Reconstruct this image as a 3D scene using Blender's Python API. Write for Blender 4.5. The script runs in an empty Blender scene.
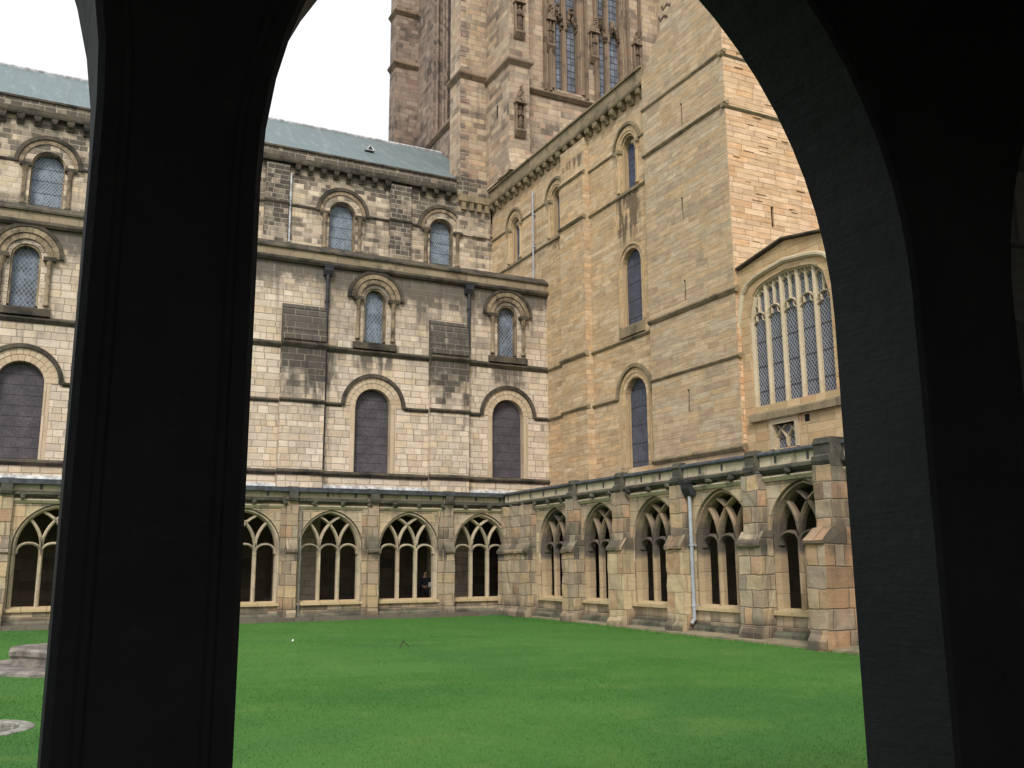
import bpy, bmesh, math, random
import numpy as np
from mathutils import Vector, noise
from mathutils.geometry import tessellate_polygon
random.seed(7)
R = math.radians
scene = bpy.context.scene
COL = scene.collection

# ------------------------------------------------------------------ camera
cam = bpy.data.cameras.new('camera')
cam.sensor_width = 36.0
cam.lens = 934.8 / 1024 * 36.0
cam.clip_start = 0.05
cam.clip_end = 3000
co = bpy.data.objects.new('camera', cam)
COL.objects.link(co)
yaw, pit, rol = R(26.586), R(10.958), R(-0.3435)
fw = Vector((math.sin(yaw) * math.cos(pit), math.cos(yaw) * math.cos(pit), math.sin(pit)))
rt = Vector((math.cos(yaw), -math.sin(yaw), 0))
up = rt.cross(fw)
r2 = rt * math.cos(rol) + up * math.sin(rol)
u2 = up * math.cos(rol) - rt * math.sin(rol)
from mathutils import Matrix
co.matrix_world = Matrix(((r2.x, u2.x, -fw.x, -18.03), (r2.y, u2.y, -fw.y, -37.0), (r2.z, u2.z, -fw.z, 2.07), (0, 0, 0, 1)))
scene.camera = co

# ------------------------------------------------------------------ light
SUN_EL, SUN_AZ = 42.0, 212.0            # azimuth clockwise from +Y (north)
world = bpy.data.worlds.new('World')
scene.world = world
world.use_nodes = True
wn = world.node_tree
bg = wn.nodes['Background']
sky = wn.nodes.new('ShaderNodeTexSky')
sky.sky_type = 'NISHITA'
sky.sun_disc = False
sky.sun_elevation = R(SUN_EL)
sky.sun_rotation = R(SUN_AZ)
sky.air_density = 1.0
sky.dust_density = 4.0
sky.ozone_density = 1.0
veil = wn.nodes.new('ShaderNodeMix')       # thin bright overcast over the blue
veil.data_type = 'RGBA'
veil.inputs[0].default_value = 0.72
veil.inputs[7].default_value = (11.6, 11.9, 12.3, 1)
wn.links.new(sky.outputs[0], veil.inputs[6])
wn.links.new(veil.outputs[2], bg.inputs[0])
bg.inputs[1].default_value = 0.075
sun = bpy.data.lights.new('sun', 'SUN')
sun.energy = 1.5
sun.angle = R(14)
sun.color = (1.0, 0.96, 0.91)
so = bpy.data.objects.new('sun', sun)
COL.objects.link(so)
sd = Vector((math.sin(R(SUN_AZ)) * math.cos(R(SUN_EL)), math.cos(R(SUN_AZ)) * math.cos(R(SUN_EL)), math.sin(R(SUN_EL))))
so.rotation_euler = sd.to_track_quat('Z', 'Y').to_euler()
so.location = sd * 80
scene.view_settings.view_transform = 'Standard'
scene.view_settings.look = 'None'
scene.view_settings.exposure = 0.74
scene.view_settings.gamma = 1.0
scene.view_settings.use_curve_mapping = False

# ------------------------------------------------------------------ materials
def lin(r, g, b):
    f = lambda c: (c / 255 / 12.92) if c <= 10 else ((c / 255 + 0.055) / 1.055) ** 2.4
    return (f(r), f(g), f(b), 1)

class NB:
    """small node builder"""
    def __init__(s, name):
        s.m = bpy.data.materials.new(name)
        s.m.use_nodes = True
        s.t = s.m.node_tree
        s.p = s.t.nodes['Principled BSDF']
        s.p.inputs['Roughness'].default_value = 0.9
        s.p.inputs['Specular IOR Level'].default_value = 0.25
    def n(s, kind, **kw):
        x = s.t.nodes.new(kind)
        for k, v in kw.items():
            setattr(x, k, v)
        return x
    def put(s, sock, v):
        if v is None: return
        if isinstance(v, bpy.types.NodeSocket): s.t.links.new(v, sock)
        else: sock.default_value = v
    def mth(s, op, a, b=None, c=None, clamp=False):
        x = s.n('ShaderNodeMath', operation=op, use_clamp=clamp)
        s.put(x.inputs[0], a); s.put(x.inputs[1], b); s.put(x.inputs[2], c)
        return x.outputs[0]
    def mix(s, f, a, b, mode='MIX'):
        x = s.n('ShaderNodeMix', data_type='RGBA', blend_type=mode)
        s.put(x.inputs[0], f); s.put(x.inputs[6], a); s.put(x.inputs[7], b)
        return x.outputs[2]
    def ramp(s, f, stops, interp='LINEAR'):
        x = s.n('ShaderNodeValToRGB')
        x.color_ramp.interpolation = interp
        e = x.color_ramp.elements
        while len(e) < len(stops): e.new(0.5)
        for i, (p, c) in enumerate(stops):
            e[i].position = p
            e[i].color = c if not isinstance(c, (int, float)) else (c, c, c, 1)
        s.put(x.inputs[0], f)
        return x.outputs[0]
    def smooth(s, v, lo, hi):
        x = s.n('ShaderNodeMapRange', interpolation_type='SMOOTHSTEP')
        s.put(x.inputs[0], v)
        x.inputs[1].default_value = lo; x.inputs[2].default_value = hi
        return x.outputs[0]
    def noise(s, vec, scale, detail=4, rough=0.55, dims='3D'):
        x = s.n('ShaderNodeTexNoise', noise_dimensions=dims)
        if dims == '1D': s.put(x.inputs['W'], vec)
        else: s.put(x.inputs['Vector'], vec)
        x.inputs['Scale'].default_value = scale
        x.inputs['Detail'].default_value = detail
        x.inputs['Roughness'].default_value = rough
        return x.outputs[0]
    def comb(s, a, b, c=0.0):
        x = s.n('ShaderNodeCombineXYZ')
        s.put(x.inputs[0], a); s.put(x.inputs[1], b); s.put(x.inputs[2], c)
        return x.outputs[0]
    def sep(s, v):
        x = s.n('ShaderNodeSeparateXYZ'); s.put(x.inputs[0], v)
        return x.outputs
    def uv(s):
        x = s.n('ShaderNodeUVMap'); x.uv_map = 'UV'
        return x.outputs[0]
    def pos(s):
        return s.n('ShaderNodeNewGeometry').outputs['Position']
    def bump(s, h, dist, strength=1.0):
        x = s.n('ShaderNodeBump')
        x.inputs['Strength'].default_value = strength
        x.inputs['Distance'].default_value = dist
        s.put(x.inputs['Height'], h)
        s.put(s.p.inputs['Normal'], x.outputs[0])
    def color(s, c): s.put(s.p.inputs['Base Color'], c)

def masonry(name, palette, bw=0.6, bh=0.3, mort=0.012, mortar=(150, 140, 120), mort_amt=0.7, soot=None, soot_z=(0, 40),
            soot_col=(52, 48, 42), streak=0.3, stains=(), bump=0.012, vary=0.35, grime=0.3, lichen=0.0, gain=1.0, strata=.55, grey=.14, blk=.42):
    b = NB(name)
    su = b.sep(b.uv())
    P = b.pos()
    wob = b.noise(b.uv(), 2.3, 2)
    u = b.mth('ADD', su[0], b.mth('MULTIPLY', b.mth('SUBTRACT', wob, 0.5), 0.07))
    v = b.mth('ADD', su[1], b.mth('MULTIPLY', b.mth('SUBTRACT', b.noise(su[1], 0.9, 1, dims='1D'), 0.5), 0.55 * bh))
    v = b.mth('ADD', v, b.mth('MULTIPLY', b.mth('SUBTRACT', b.noise(b.uv(), 1.1, 2), 0.5), 0.05))
    rv = b.mth('DIVIDE', v, bh)
    row = b.mth('FLOOR', rv); fv = b.mth('FRACT', rv)
    wr = b.n('ShaderNodeTexWhiteNoise', noise_dimensions='1D'); b.put(wr.inputs['W'], row)
    rs = b.sep(wr.outputs['Color'])
    width = b.mth('MULTIPLY_ADD', rs[0], bw * 0.7, bw * 0.65)
    uu = b.mth('MULTIPLY_ADD', rs[1], 23.0, b.mth('DIVIDE', u, width))
    jit = b.noise(b.comb(uu, b.mth('MULTIPLY', row, 7.31)), 0.8, 0, dims='2D')
    uu = b.mth('MULTIPLY_ADD', b.mth('SUBTRACT', jit, 0.5), 1.1, uu)
    cell = b.mth('FLOOR', uu); fu = b.mth('FRACT', uu)
    wc = b.n('ShaderNodeTexWhiteNoise', noise_dimensions='2D'); b.put(wc.inputs['Vector'], b.comb(cell, row))
    rnd = wc.outputs['Value']; rc = b.sep(wc.outputs['Color'])
    du = b.mth('MULTIPLY', b.mth('MINIMUM', fu, b.mth('SUBTRACT', 1.0, fu)), width)
    dv = b.mth('MULTIPLY', b.mth('MINIMUM', fv, b.mth('SUBTRACT', 1.0, fv)), bh)
    d = b.mth('MINIMUM', du, dv)
    mm = b.n('ShaderNodeMapRange', interpolation_type='SMOOTHSTEP')
    b.put(mm.inputs[0], d)
    mm.inputs[1].default_value = mort * 0.35; mm.inputs[2].default_value = mort * 1.6
    mm.inputs[3].default_value = 1; mm.inputs[4].default_value = 0
    mmask = mm.outputs[0]
    n = len(palette)
    def g(c):
        q = [x * gain for x in lin(*c)[:3]]
        L = .3 * q[0] + .55 * q[1] + .15 * q[2]
        return tuple(x + (L - x) * grey for x in q) + (1,)
    base = b.ramp(rnd, [((i + 0.0) / n, g(c)) for i, c in enumerate(palette)], 'CONSTANT')
    big = b.noise(P, 0.35, 4)
    mid = b.noise(P, 2.6, 5, 0.65)
    fine = b.noise(P, 22.0, 4, 0.7)
    lay = b.noise(b.comb(b.mth('MULTIPLY', su[0], 1.6), b.mth('MULTIPLY', su[1], 11.0)), 1.0, 4, .65)
    base = b.mix(.35, base, b.ramp(.5, [(0, tuple(sum(lin(*c)[k] for c in palette) / n * gain for k in range(3)) + (1,)), (1, tuple(sum(lin(*c)[k] for c in palette) / n * gain for k in range(3)) + (1,))]))
    base = b.mix(b.mth('MULTIPLY', b.smooth(mid, .4, .7), .45), base, b.ramp(rc[1], [(0, g(palette[0])), (1, g(palette[-1]))]))
    br = b.mth('MULTIPLY_ADD', rc[1], vary, 1.0 - vary / 2)
    br = b.mth('MULTIPLY', br, b.mth('MULTIPLY_ADD', b.mth('SUBTRACT', fine, .5), .7, 1.0))
    br = b.mth('MULTIPLY', br, b.mth('MULTIPLY_ADD', b.mth('SUBTRACT', mid, .5), .5, 1.0))
    br = b.mth('MULTIPLY', br, b.mth('MULTIPLY_ADD', b.mth('SUBTRACT', lay, .5), strata, 1.0))
    base = b.mix(1.0, base, b.comb(br, br, br), 'MULTIPLY')
    base = b.mix(b.mth('MULTIPLY', mmask, mort_amt), base, g(mortar))
    # weathering crust: whole stones gone dark + soft grime + vertical runs
    pz = b.sep(P)[2]
    if soot:
        zz = b.mth('DIVIDE', b.mth('SUBTRACT', pz, soot_z[0]), soot_z[1] - soot_z[0])
        zz = b.mth('ADD', zz, b.mth('MULTIPLY', b.mth('SUBTRACT', mid, .5), .03))
        amt = b.ramp(zz, [((z - soot_z[0]) / (soot_z[1] - soot_z[0]), a) for z, a in soot])
        amt = b.mth('ADD', amt, b.mth('MULTIPLY', b.mth('SUBTRACT', big, .5), .9))
    else:
        amt = b.mth('MULTIPLY_ADD', b.mth('SUBTRACT', big, .5), 1.0, grime)
    for (ua, ub, va, vb, a) in stains:
        k = b.mth('MULTIPLY', b.smooth(su[0], ua - .1, ua + .5), b.mth('SUBTRACT', 1.0, b.smooth(su[0], ub - .5, ub + .1)))
        k2 = b.mth('MULTIPLY', b.smooth(su[1], va - .4, vb), b.mth('SUBTRACT', 1.0, b.smooth(su[1], vb - .05, vb + .1)))
        k = b.mth('MULTIPLY', b.mth('MULTIPLY', k, k2), b.smooth(b.noise(b.comb(b.mth('MULTIPLY', su[0], 4.0), b.mth('MULTIPLY', su[1], .7)), 1.0, 3), .3, .62))
        amt = b.mth('MULTIPLY_ADD', k, a, amt)
    dk = b.smooth(b.mth('SUBTRACT', amt, b.mth('ADD', b.mth('MULTIPLY', rc[2], blk), b.mth('MULTIPLY', b.noise(b.comb(b.mth('MULTIPLY', su[0], 1.5), b.mth('MULTIPLY', su[1], .6)), 1.0, 5, .7), 1.08 - blk))), -0.3, 0.24)
    dk = b.mth('MULTIPLY', dk, b.mth('MULTIPLY_ADD', mmask, -0.55, 1.0))
    run = b.noise(b.comb(b.mth('MULTIPLY', su[0], 3.2), b.mth('MULTIPLY', su[1], 0.22)), 1.0, 5, 0.65)
    st = b.mth('MULTIPLY', b.smooth(run, .5, .75), b.mth('MULTIPLY', b.smooth(amt, -.1, .5), streak))
    base = b.mix(b.mth('MULTIPLY', b.smooth(mid, .45, .75), b.mth('MULTIPLY', b.smooth(amt, 0, .8), .5)), base, g(soot_col))
    base = b.mix(b.mth('MULTIPLY', dk, .9, clamp=True), base, g(soot_col))
    base = b.mix(st, base, g(soot_col))
    if lichen:
        base = b.mix(b.mth('MULTIPLY', b.smooth(b.noise(P, 1.3, 5, .6), .52, .68), lichen), base, g((122, 120, 98)))
    b.color(base)
    h = b.mth('MULTIPLY_ADD', mmask, -0.9, b.mth('MULTIPLY', rc[0], .5))
    h = b.mth('MULTIPLY_ADD', fine, .35, h)
    h = b.mth('MULTIPLY_ADD', mid, .5, h)
    b.bump(h, bump)
    return b.m

def plain_stone(name, c1, c2, dark, amt=0.35, joint=0.9, bump=0.01, gain=1.0, scale=1.4, lichen=0.0):
    """trim stone: long pieces with joints along UV u, patches of crust"""
    b = NB(name)
    P = b.pos(); su = b.sep(b.uv())
    g = lambda c: tuple(x * gain for x in lin(*c)[:3]) + (1,)
    uq = b.mth('DIVIDE', su[0], joint)
    wn_ = b.n('ShaderNodeTexWhiteNoise', noise_dimensions='2D')
    b.put(wn_.inputs['Vector'], b.comb(b.mth('FLOOR', uq), b.mth('FLOOR', b.mth('MULTIPLY', su[1], 1.0))))
    f = b.mth('FRACT', uq)
    jm = b.mth('SUBTRACT', 1.0, b.smooth(b.mth('MULTIPLY', b.mth('MINIMUM', f, b.mth('SUBTRACT', 1.0, f)), joint), .004, .016))
    n1 = b.noise(P, scale, 5, .65); n2 = b.noise(P, 18, 4, .7)
    c = b.mix(wn_.outputs['Value'], g(c1), g(c2))
    c = b.mix(b.smooth(b.mth('ADD', n1, amt - .5), .4, .68), c, g(dark))
    if lichen:
        c = b.mix(b.mth('MULTIPLY', b.smooth(b.noise(P, 2.3, 5), .5, .7), lichen), c, g((104, 112, 84)))
    k = b.mth('MULTIPLY_ADD', b.mth('SUBTRACT', n2, .5), .9, 1.0)
    c = b.mix(1.0, c, b.comb(k, k, k), 'MULTIPLY')
    c = b.mix(b.mth('MULTIPLY', jm, .55), c, g((66, 60, 52)))
    b.color(c)
    b.bump(b.mth('MULTIPLY_ADD', jm, -.8, b.mth('MULTIPLY_ADD', n2, .5, n1)), bump)
    return b.m

def glass(name, base, lead, pitch, kind='diamond', line=0.16, lead_amt=0.9, rough=0.22, bars=0.0, patch=0.5, spec=0.5):
    b = NB(name)
    su = b.sep(b.uv()); P = b.pos()
    if kind == 'diamond':
        a = b.mth('ADD', su[0], b.mth('MULTIPLY', su[1], .72)); c = b.mth('SUBTRACT', su[0], b.mth('MULTIPLY', su[1], .72))
    else:
        a, c = su[0], b.mth('MULTIPLY', su[1], .6)
    fa = b.mth('DIVIDE', a, pitch); fc = b.mth('DIVIDE', c, pitch)
    def line_(x):
        f = b.mth('FRACT', x)
        return b.mth('SUBTRACT', 1.0, b.smooth(b.mth('MINIMUM', f, b.mth('SUBTRACT', 1.0, f)), line * .5, line))
    L = b.mth('MAXIMUM', line_(fa), line_(fc))
    wn_ = b.n('ShaderNodeTexWhiteNoise', noise_dimensions='2D')
    b.put(wn_.inputs['Vector'], b.comb(b.mth('FLOOR', fa), b.mth('FLOOR', fc)))
    rnd = wn_.outputs['Value']
    col = b.mix(b.mth('MULTIPLY', b.smooth(b.noise(P, 1.7, 3), .35, .7), patch), lin(*base), lin(*[min(255, int(x * 1.5)) for x in base]))
    k = b.mth('MULTIPLY_ADD', rnd, .6, .7)
    col = b.mix(1.0, col, b.comb(k, k, k), 'MULTIPLY')
    col = b.mix(b.mth('MULTIPLY', L, lead_amt), col, lin(*lead))
    if bars:
        fb = b.mth('FRACT', b.mth('DIVIDE', su[1], bars))
        bm = b.mth('SUBTRACT', 1.0, b.smooth(b.mth('MINIMUM', fb, b.mth('SUBTRACT', 1.0, fb)), .02, .05))
        col = b.mix(b.mth('MULTIPLY', bm, .75), col, lin(34, 32, 34))
    b.color(col)
    b.p.inputs['Specular IOR Level'].default_value = spec
    b.put(b.p.inputs['Roughness'], b.mth('MULTIPLY_ADD', L, .4, rough))
    b.bump(b.mth('ADD', b.mth('MULTIPLY', rnd, .8), L), .006)
    return b.m

def simple(name, c, rough=.7, var=.3, metal=0.0, spec=.3, scale=4.0, c2=None, bump=0.004):
    b = NB(name)
    n1 = b.noise(b.pos(), scale, 5, .65)
    cc = b.mix(b.smooth(n1, .35, .65), lin(*c), lin(*(c2 or [int(x * (1 - var)) for x in c])))
    b.color(cc)
    b.p.inputs['Roughness'].default_value = rough
    b.p.inputs['Metallic'].default_value = metal
    b.p.inputs['Specular IOR Level'].default_value = spec
    b.bump(b.noise(b.pos(), scale * 6, 4), bump)
    return b.m

M = {}
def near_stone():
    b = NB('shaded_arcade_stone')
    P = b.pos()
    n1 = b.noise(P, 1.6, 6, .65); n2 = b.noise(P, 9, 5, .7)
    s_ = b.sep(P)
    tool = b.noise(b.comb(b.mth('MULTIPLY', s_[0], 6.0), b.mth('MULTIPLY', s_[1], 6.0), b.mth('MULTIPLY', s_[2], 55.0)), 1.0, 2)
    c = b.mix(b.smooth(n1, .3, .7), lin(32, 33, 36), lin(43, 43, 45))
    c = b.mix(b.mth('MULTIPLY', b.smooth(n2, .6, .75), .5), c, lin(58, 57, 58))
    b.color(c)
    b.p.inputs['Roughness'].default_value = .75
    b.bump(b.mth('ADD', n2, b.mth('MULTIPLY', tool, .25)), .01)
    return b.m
NAVE_Z = [(5, .02), (9, .04), (10.8, .16), (12, .26), (14.0, .3), (14.8, .55), (15.5, 1.05), (16.6, .5), (19.2, .5), (20.5, .35), (21.5, .55), (22.8, .55), (24.3, .75)]
NAVE_PAL = [(206, 189, 168), (197, 179, 156), (211, 196, 176), (188, 169, 144), (202, 185, 163), (195, 173, 139)]
gwin = [-26.3, -19.4, -11.95, -4.66, 2.3]
NAVE_ST = [(x - 1.1, x + 1.1, 10.6, 12.0, .75) for x in gwin[2:]] + [(-7.2, -6.2, 8.0, 12.0, .5), (-3.0, -1.8, 12.6, 15.8, .35), (-.1, .9, 9.0, 12.0, .45)]
M['nave'] = masonry('nave_stone', NAVE_PAL, .52, .30, .013, (132, 120, 104), .75, NAVE_Z, (0, 30), (88, 81, 73), .8, NAVE_ST, .012, .3, blk=.28)
M['clere'] = masonry('clerestory_stone', [(198, 180, 154), (186, 166, 140), (208, 192, 166), (178, 158, 131), (204, 182, 144)], .5, .27, .02, (190, 176, 154), .8,
                     [(18, .52), (19.6, .4), (21, .46), (22, .5), (23, .64), (23.6, .74), (25, .76)], (15, 30), (74, 68, 61), .6, (), .014, .3, blk=.46)
M['nbutt'] = masonry('nave_buttress_stone', NAVE_PAL, .5, .30, .014, (150, 140, 124), .75,
                     [(5, .03), (8.5, .08), (9.6, .3), (10.6, .6), (11.6, 1.0), (12.1, 1.25), (14, 1.4)], (0, 30), (54, 52, 49), .8, [(-7.9, -7.0, 6.3, 11.2, .6), (-.6, .1, 6.3, 11.2, .5), (-9.1, -8.6, 8.5, 11.2, .4)], .014, .3)
M['cpil'] = masonry('clerestory_pilaster_stone', [(172, 154, 130), (156, 136, 112), (192, 174, 146)], .42, .27, .022, (186, 174, 156), .85,
                    [(18, .35), (19.6, .6), (21.2, .75), (22, .6), (24, .85)], (15, 30), (62, 58, 53), .4, (), .014, .3)
M['trim'] = plain_stone('weathered_trim_stone', (96, 88, 74), (76, 70, 60), (46, 44, 40), .5, 1.0, gain=1.0)
M['trim_lt'] = plain_stone('pale_trim_stone', (150, 136, 112), (132, 118, 96), (74, 68, 58), .42, 1.1)
M['vous'] = plain_stone('arch_ring_stone', (196, 178, 152), (176, 156, 128), (110, 98, 82), .22, .24)
M['vous_dk'] = plain_stone('weathered_arch_stone', (156, 140, 114), (128, 112, 90), (70, 64, 54), .48, .26)
T_PAL = [(190, 162, 122), (181, 152, 115), (200, 174, 138), (172, 146, 115), (198, 160, 113), (191, 171, 142)]
M['trans'] = masonry('transept_stone', T_PAL, .95, .235, .008, (150, 126, 94), .55, None, (0, 1), (96, 82, 62), .5,
                     [(-4.6, -2.6, 14.6, 18.7, 1.1), (2.2, 3.6, 16.9, 18.7, .7), (-.4, 2.1, 21.0, 22.0, .7)], .008, .26, grime=.08, lichen=.1, strata=1.2, grey=.08)
M['turret'] = masonry('turret_stone', [(180, 156, 124), (170, 147, 118), (188, 165, 134), (162, 144, 122), (188, 156, 116), (180, 165, 140)], .95, .225, .008, (146, 124, 94), .5, None, (0, 1), (110, 98, 76), .4,
                      (), .008, .22, grime=.08, lichen=.14, strata=1.2, grey=.04)
M['south'] = masonry('sunlit_gable_stone', [(208, 172, 126), (198, 158, 112), (216, 184, 142), (204, 154, 102), (190, 160, 124), (214, 180, 144)], .95, .23, .01, (140, 112, 78), .6, None, (0, 1), (120, 98, 70), .25,
                     (), .014, .26, grime=-.02, lichen=.06, strata=1.0)  # lighter copy of the transept stone, sunlight painted into its palette
M['ttrim'] = plain_stone('transept_trim_stone', (146, 130, 102), (128, 114, 90), (84, 78, 64), .45, 1.1, lichen=.25)
M['tvous'] = plain_stone('transept_arch_stone', (184, 160, 124), (170, 145, 110), (108, 95, 74), .25, .3)
W_PAL = [(184, 161, 132), (172, 148, 120), (192, 170, 140), (182, 142, 110), (162, 142, 118), (190, 164, 126)]
M['tower'] = masonry('tower_stone', W_PAL, .75, .34, .012, (146, 124, 100), .55, [(20, .38), (26, .32), (30, .36), (32, .3), (40, .34), (60, .3)], (20, 60), (88, 78, 68), .5, (), .014, .28, lichen=.12, grey=.24)
M['tower_w'] = masonry('tower_west_stone', [(160, 138, 116), (148, 124, 106), (166, 146, 124), (150, 120, 102), (140, 122, 106)], .7, .34, .014, (120, 102, 86), .5, [(20, .4), (60, .3)], (20, 60), (66, 60, 54), .5, (), .014, .3, grey=.3)
M['wtrim'] = plain_stone('tower_trim_stone', (138, 119, 98), (118, 101, 84), (64, 57, 50), .4, .8)
M['lib'] = masonry('gabled_range_stone', [(186, 160, 118), (176, 150, 110), (196, 170, 128), (170, 142, 100), (192, 150, 106)], .8, .33, .01, (150, 128, 96), .5, None, (0, 1), (110, 100, 84), .3, (), .01, .22, grime=-.02, lichen=.2)
M['mull'] = plain_stone('window_mullion_stone', (190, 176, 148), (176, 160, 132), (126, 116, 98), .2, 1.2)
C_PAL = [(184, 165, 132), (196, 176, 138), (174, 152, 120), (164, 148, 124), (198, 170, 124), (190, 154, 114), (168, 147, 124), (180, 165, 138)]
C_Z = [(-.2, 1.0), (.25, .75), (.7, .2), (1.5, .1), (2.6, .14), (3.6, .12), (4.4, .45), (4.7, .7), (5.4, .6)]
M['cloi'] = masonry('cloister_stone', C_PAL, .66, .42, .012, (150, 134, 108), .6, C_Z, (-1, 6), (78, 73, 64), .8, (), .018, .24, lichen=.14)
B_PAL = [(176, 159, 128), (190, 168, 130), (166, 144, 116), (150, 138, 119), (194, 163, 116), (182, 138, 102), (160, 136, 116), (140, 130, 114)]
M['cbutt'] = masonry('cloister_buttress_stone', B_PAL, .62, .45, .016, (140, 128, 106), .55, [(-.2, .9), (.3, .6), (.7, .25), (2.2, .2), (2.6, .65), (3.1, .45), (4.2, .2), (5.2, .8)], (-1, 6), (72, 68, 61), .75, (), .03, .3, lichen=.22)
M['cbutt4'] = masonry('rebuilt_buttress_stone', [(196, 174, 132), (188, 164, 126), (200, 178, 136), (170, 126, 92), (176, 158, 128)], .7, .6, .01, (150, 134, 108), .5, [(-.2, .9), (.3, .5), (.7, .02), (2.4, .1), (2.6, .6), (3.2, .5), (4, .3), (5, .7)], (-1, 6), (76, 72, 64), .4, (), .02, .3, lichen=.1)
M['cbutt6'] = masonry('orange_buttress_stone', [(180, 138, 98), (162, 148, 126), (184, 150, 112), (146, 136, 120), (190, 168, 132), (172, 128, 92)], .7, .5, .016, (130, 116, 94), .5, [(-.2, .7), (.3, .4), (.7, .15), (2.2, .15), (2.7, .6), (3.2, .3)], (-1, 6), (80, 76, 68), .6, (), .03, .3, lichen=.2)
M['trac'] = masonry('tracery_stone', [(196, 178, 148), (180, 162, 134), (204, 186, 154), (150, 138, 120), (186, 166, 134), (122, 114, 102)], 1.2, .62, .008, (120, 108, 88), .5, [(0, .05), (2.3, .05), (2.7, .5), (3.2, .25), (4.4, .3)], (-1, 6), (78, 70, 60), .4, (), .01, .3)
M['trac_e'] = masonry('weathered_tracery_stone', [(172, 148, 114), (152, 126, 94), (186, 164, 128), (138, 116, 92), (160, 134, 102)], 1.2, .62, .008, (110, 96, 78), .5, [(0, .0), (2.2, .05), (2.55, .9), (3.0, .75), (3.4, .5), (4.4, .5)], (-1, 6), (80, 74, 68), .5, (), .012, .3)
M['parap'] = plain_stone('cloister_parapet_stone', (196, 182, 156), (176, 164, 140), (104, 97, 86), .4, .95)
M['cstring'] = plain_stone('cloister_string_stone', (96, 92, 80), (78, 75, 67), (52, 51, 47), .5, .9, lichen=.06)
M['sill'] = plain_stone('cloister_sill_stone', (190, 170, 132), (176, 154, 118), (104, 96, 82), .32, .8)
M['plinth'] = plain_stone('plinth_stone', (120, 114, 98), (98, 94, 82), (62, 62, 54), .5, .8, lichen=.5)
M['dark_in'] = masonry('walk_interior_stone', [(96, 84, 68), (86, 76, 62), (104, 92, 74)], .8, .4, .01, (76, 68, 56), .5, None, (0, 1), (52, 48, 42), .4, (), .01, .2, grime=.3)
M['floor'] = plain_stone('walk_flagstone', (110, 102, 90), (96, 88, 78), (70, 66, 58), .35, .7)
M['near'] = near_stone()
M['near_in'] = masonry('walk_wall_stone', [(205, 198, 186), (198, 190, 178), (212, 205, 194)], .8, .42, .008, (120, 112, 102), .5, None, (0, 1), (80, 76, 70), .3, (), .008, .2, grime=.0)  # unseen walk walls, kept pale to bounce light onto the piers
M['near_panel'] = masonry('pale_recess_stone', [(120, 118, 114), (104, 102, 98), (134, 130, 124)], .6, .4, .014, (80, 78, 76), .6, None, (0, 1), (60, 58, 56), .5, (), .02, .4, grime=.3)
M['g_clere'] = glass('clerestory_leaded_glass', (90, 100, 110), (166, 174, 178), .15, 'diamond', .16, .6, .35, .62, .5, .3)
M['g_gal'] = glass('gallery_leaded_glass', (72, 80, 90), (158, 162, 164), .17, 'diamond', .14, .55, .35, 0.0, 1.0, .3)
M['g_aisle'] = glass('guarded_aisle_glass', (68, 64, 68), (90, 86, 90), .05, 'square', .2, .5, .5, .42, .5, .3)
M['g_trans'] = glass('transept_leaded_glass', (58, 62, 74), (92, 96, 106), .11, 'diamond', .14, .5, .25, .8, .6)
M['g_blue'] = glass('transept_clerestory_glass', (58, 68, 90), (82, 96, 120), .12, 'diamond', .14, .5, .2, .6, .6)
M['g_lib'] = glass('range_leaded_glass', (58, 61, 72), (170, 172, 176), .13, 'diamond', .13, .75, .3, .9, .4)
M['g_tower'] = glass('tower_leaded_glass', (88, 92, 100), (36, 37, 40), .27, 'square', .1, .95, .3, 0.0, .6)

def lead_roof():
    b = NB('lead_roof')
    P = b.pos(); s = b.sep(P)
    f = b.mth('FRACT', b.mth('DIVIDE', s[0], .66))
    roll = b.mth('SUBTRACT', 1.0, b.smooth(b.mth('MINIMUM', f, b.mth('SUBTRACT', 1.0, f)), .03, .09))
    n1 = b.noise(P, .8, 5, .6)
    n2 = b.noise(b.comb(b.mth('MULTIPLY', s[0], 3.0), b.mth('MULTIPLY', s[1], .5), b.mth('MULTIPLY', s[2], .5)), 1.0, 5, .6)
    c = b.mix(n1, lin(94, 107, 109), lin(114, 126, 126))
    c = b.mix(b.mth('MULTIPLY', b.smooth(n2, .5, .72), .35), c, lin(150, 162, 158))
    c = b.mix(b.mth('MULTIPLY', roll, .1), c, lin(84, 98, 98))
    b.color(c)
    b.p.inputs['Roughness'].default_value = .6
    b.bump(b.mth('ADD', b.mth('MULTIPLY', roll, .5), b.mth('MULTIPLY', n2, .5)), .015)
    return b.m
M['roof'] = lead_roof()
M['lead'] = simple('dark_lead', (74, 78, 82), .55, .35, 0.0, .4)
M['flash'] = simple('pale_lead_flashing', (206, 208, 208), .5, .3)
M['pipe_dark'] = simple('dark_iron_pipe', (58, 58, 62), .5, .3)
M['pipe_grey'] = simple('pale_grey_pipe', (168, 172, 178), .5, .12)
M['pipe_dull'] = simple('dull_grey_pipe', (132, 130, 126), .6, .2)
M['iron'] = simple('black_iron', (40, 44, 50), .5, .3)
M['basin'] = simple('grey_basin_stone', (140, 132, 124), .9, .35, scale=3.0, c2=(98, 92, 86), bump=.02)
M['drain'] = simple('drain_kerb_stone', (150, 148, 138), .9, .25, scale=6)
M['void'] = simple('painted_hole_dark', (20, 20, 20), .9, .3)  # near-black paint for the shade inside slits, vents and the drain
M['statue'] = simple('weathered_carving_stone', (120, 100, 82), .95, .5, scale=6, c2=(66, 58, 50), bump=.03)
M['path'] = plain_stone('path_paving', (150, 138, 112), (132, 122, 100), (96, 94, 72), .42, .75, lichen=.5)
M['paper'] = simple('white_paper', (225, 225, 222), .8, .05)
M['skin'] = simple('skin', (196, 150, 126), .6, .1)
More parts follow.
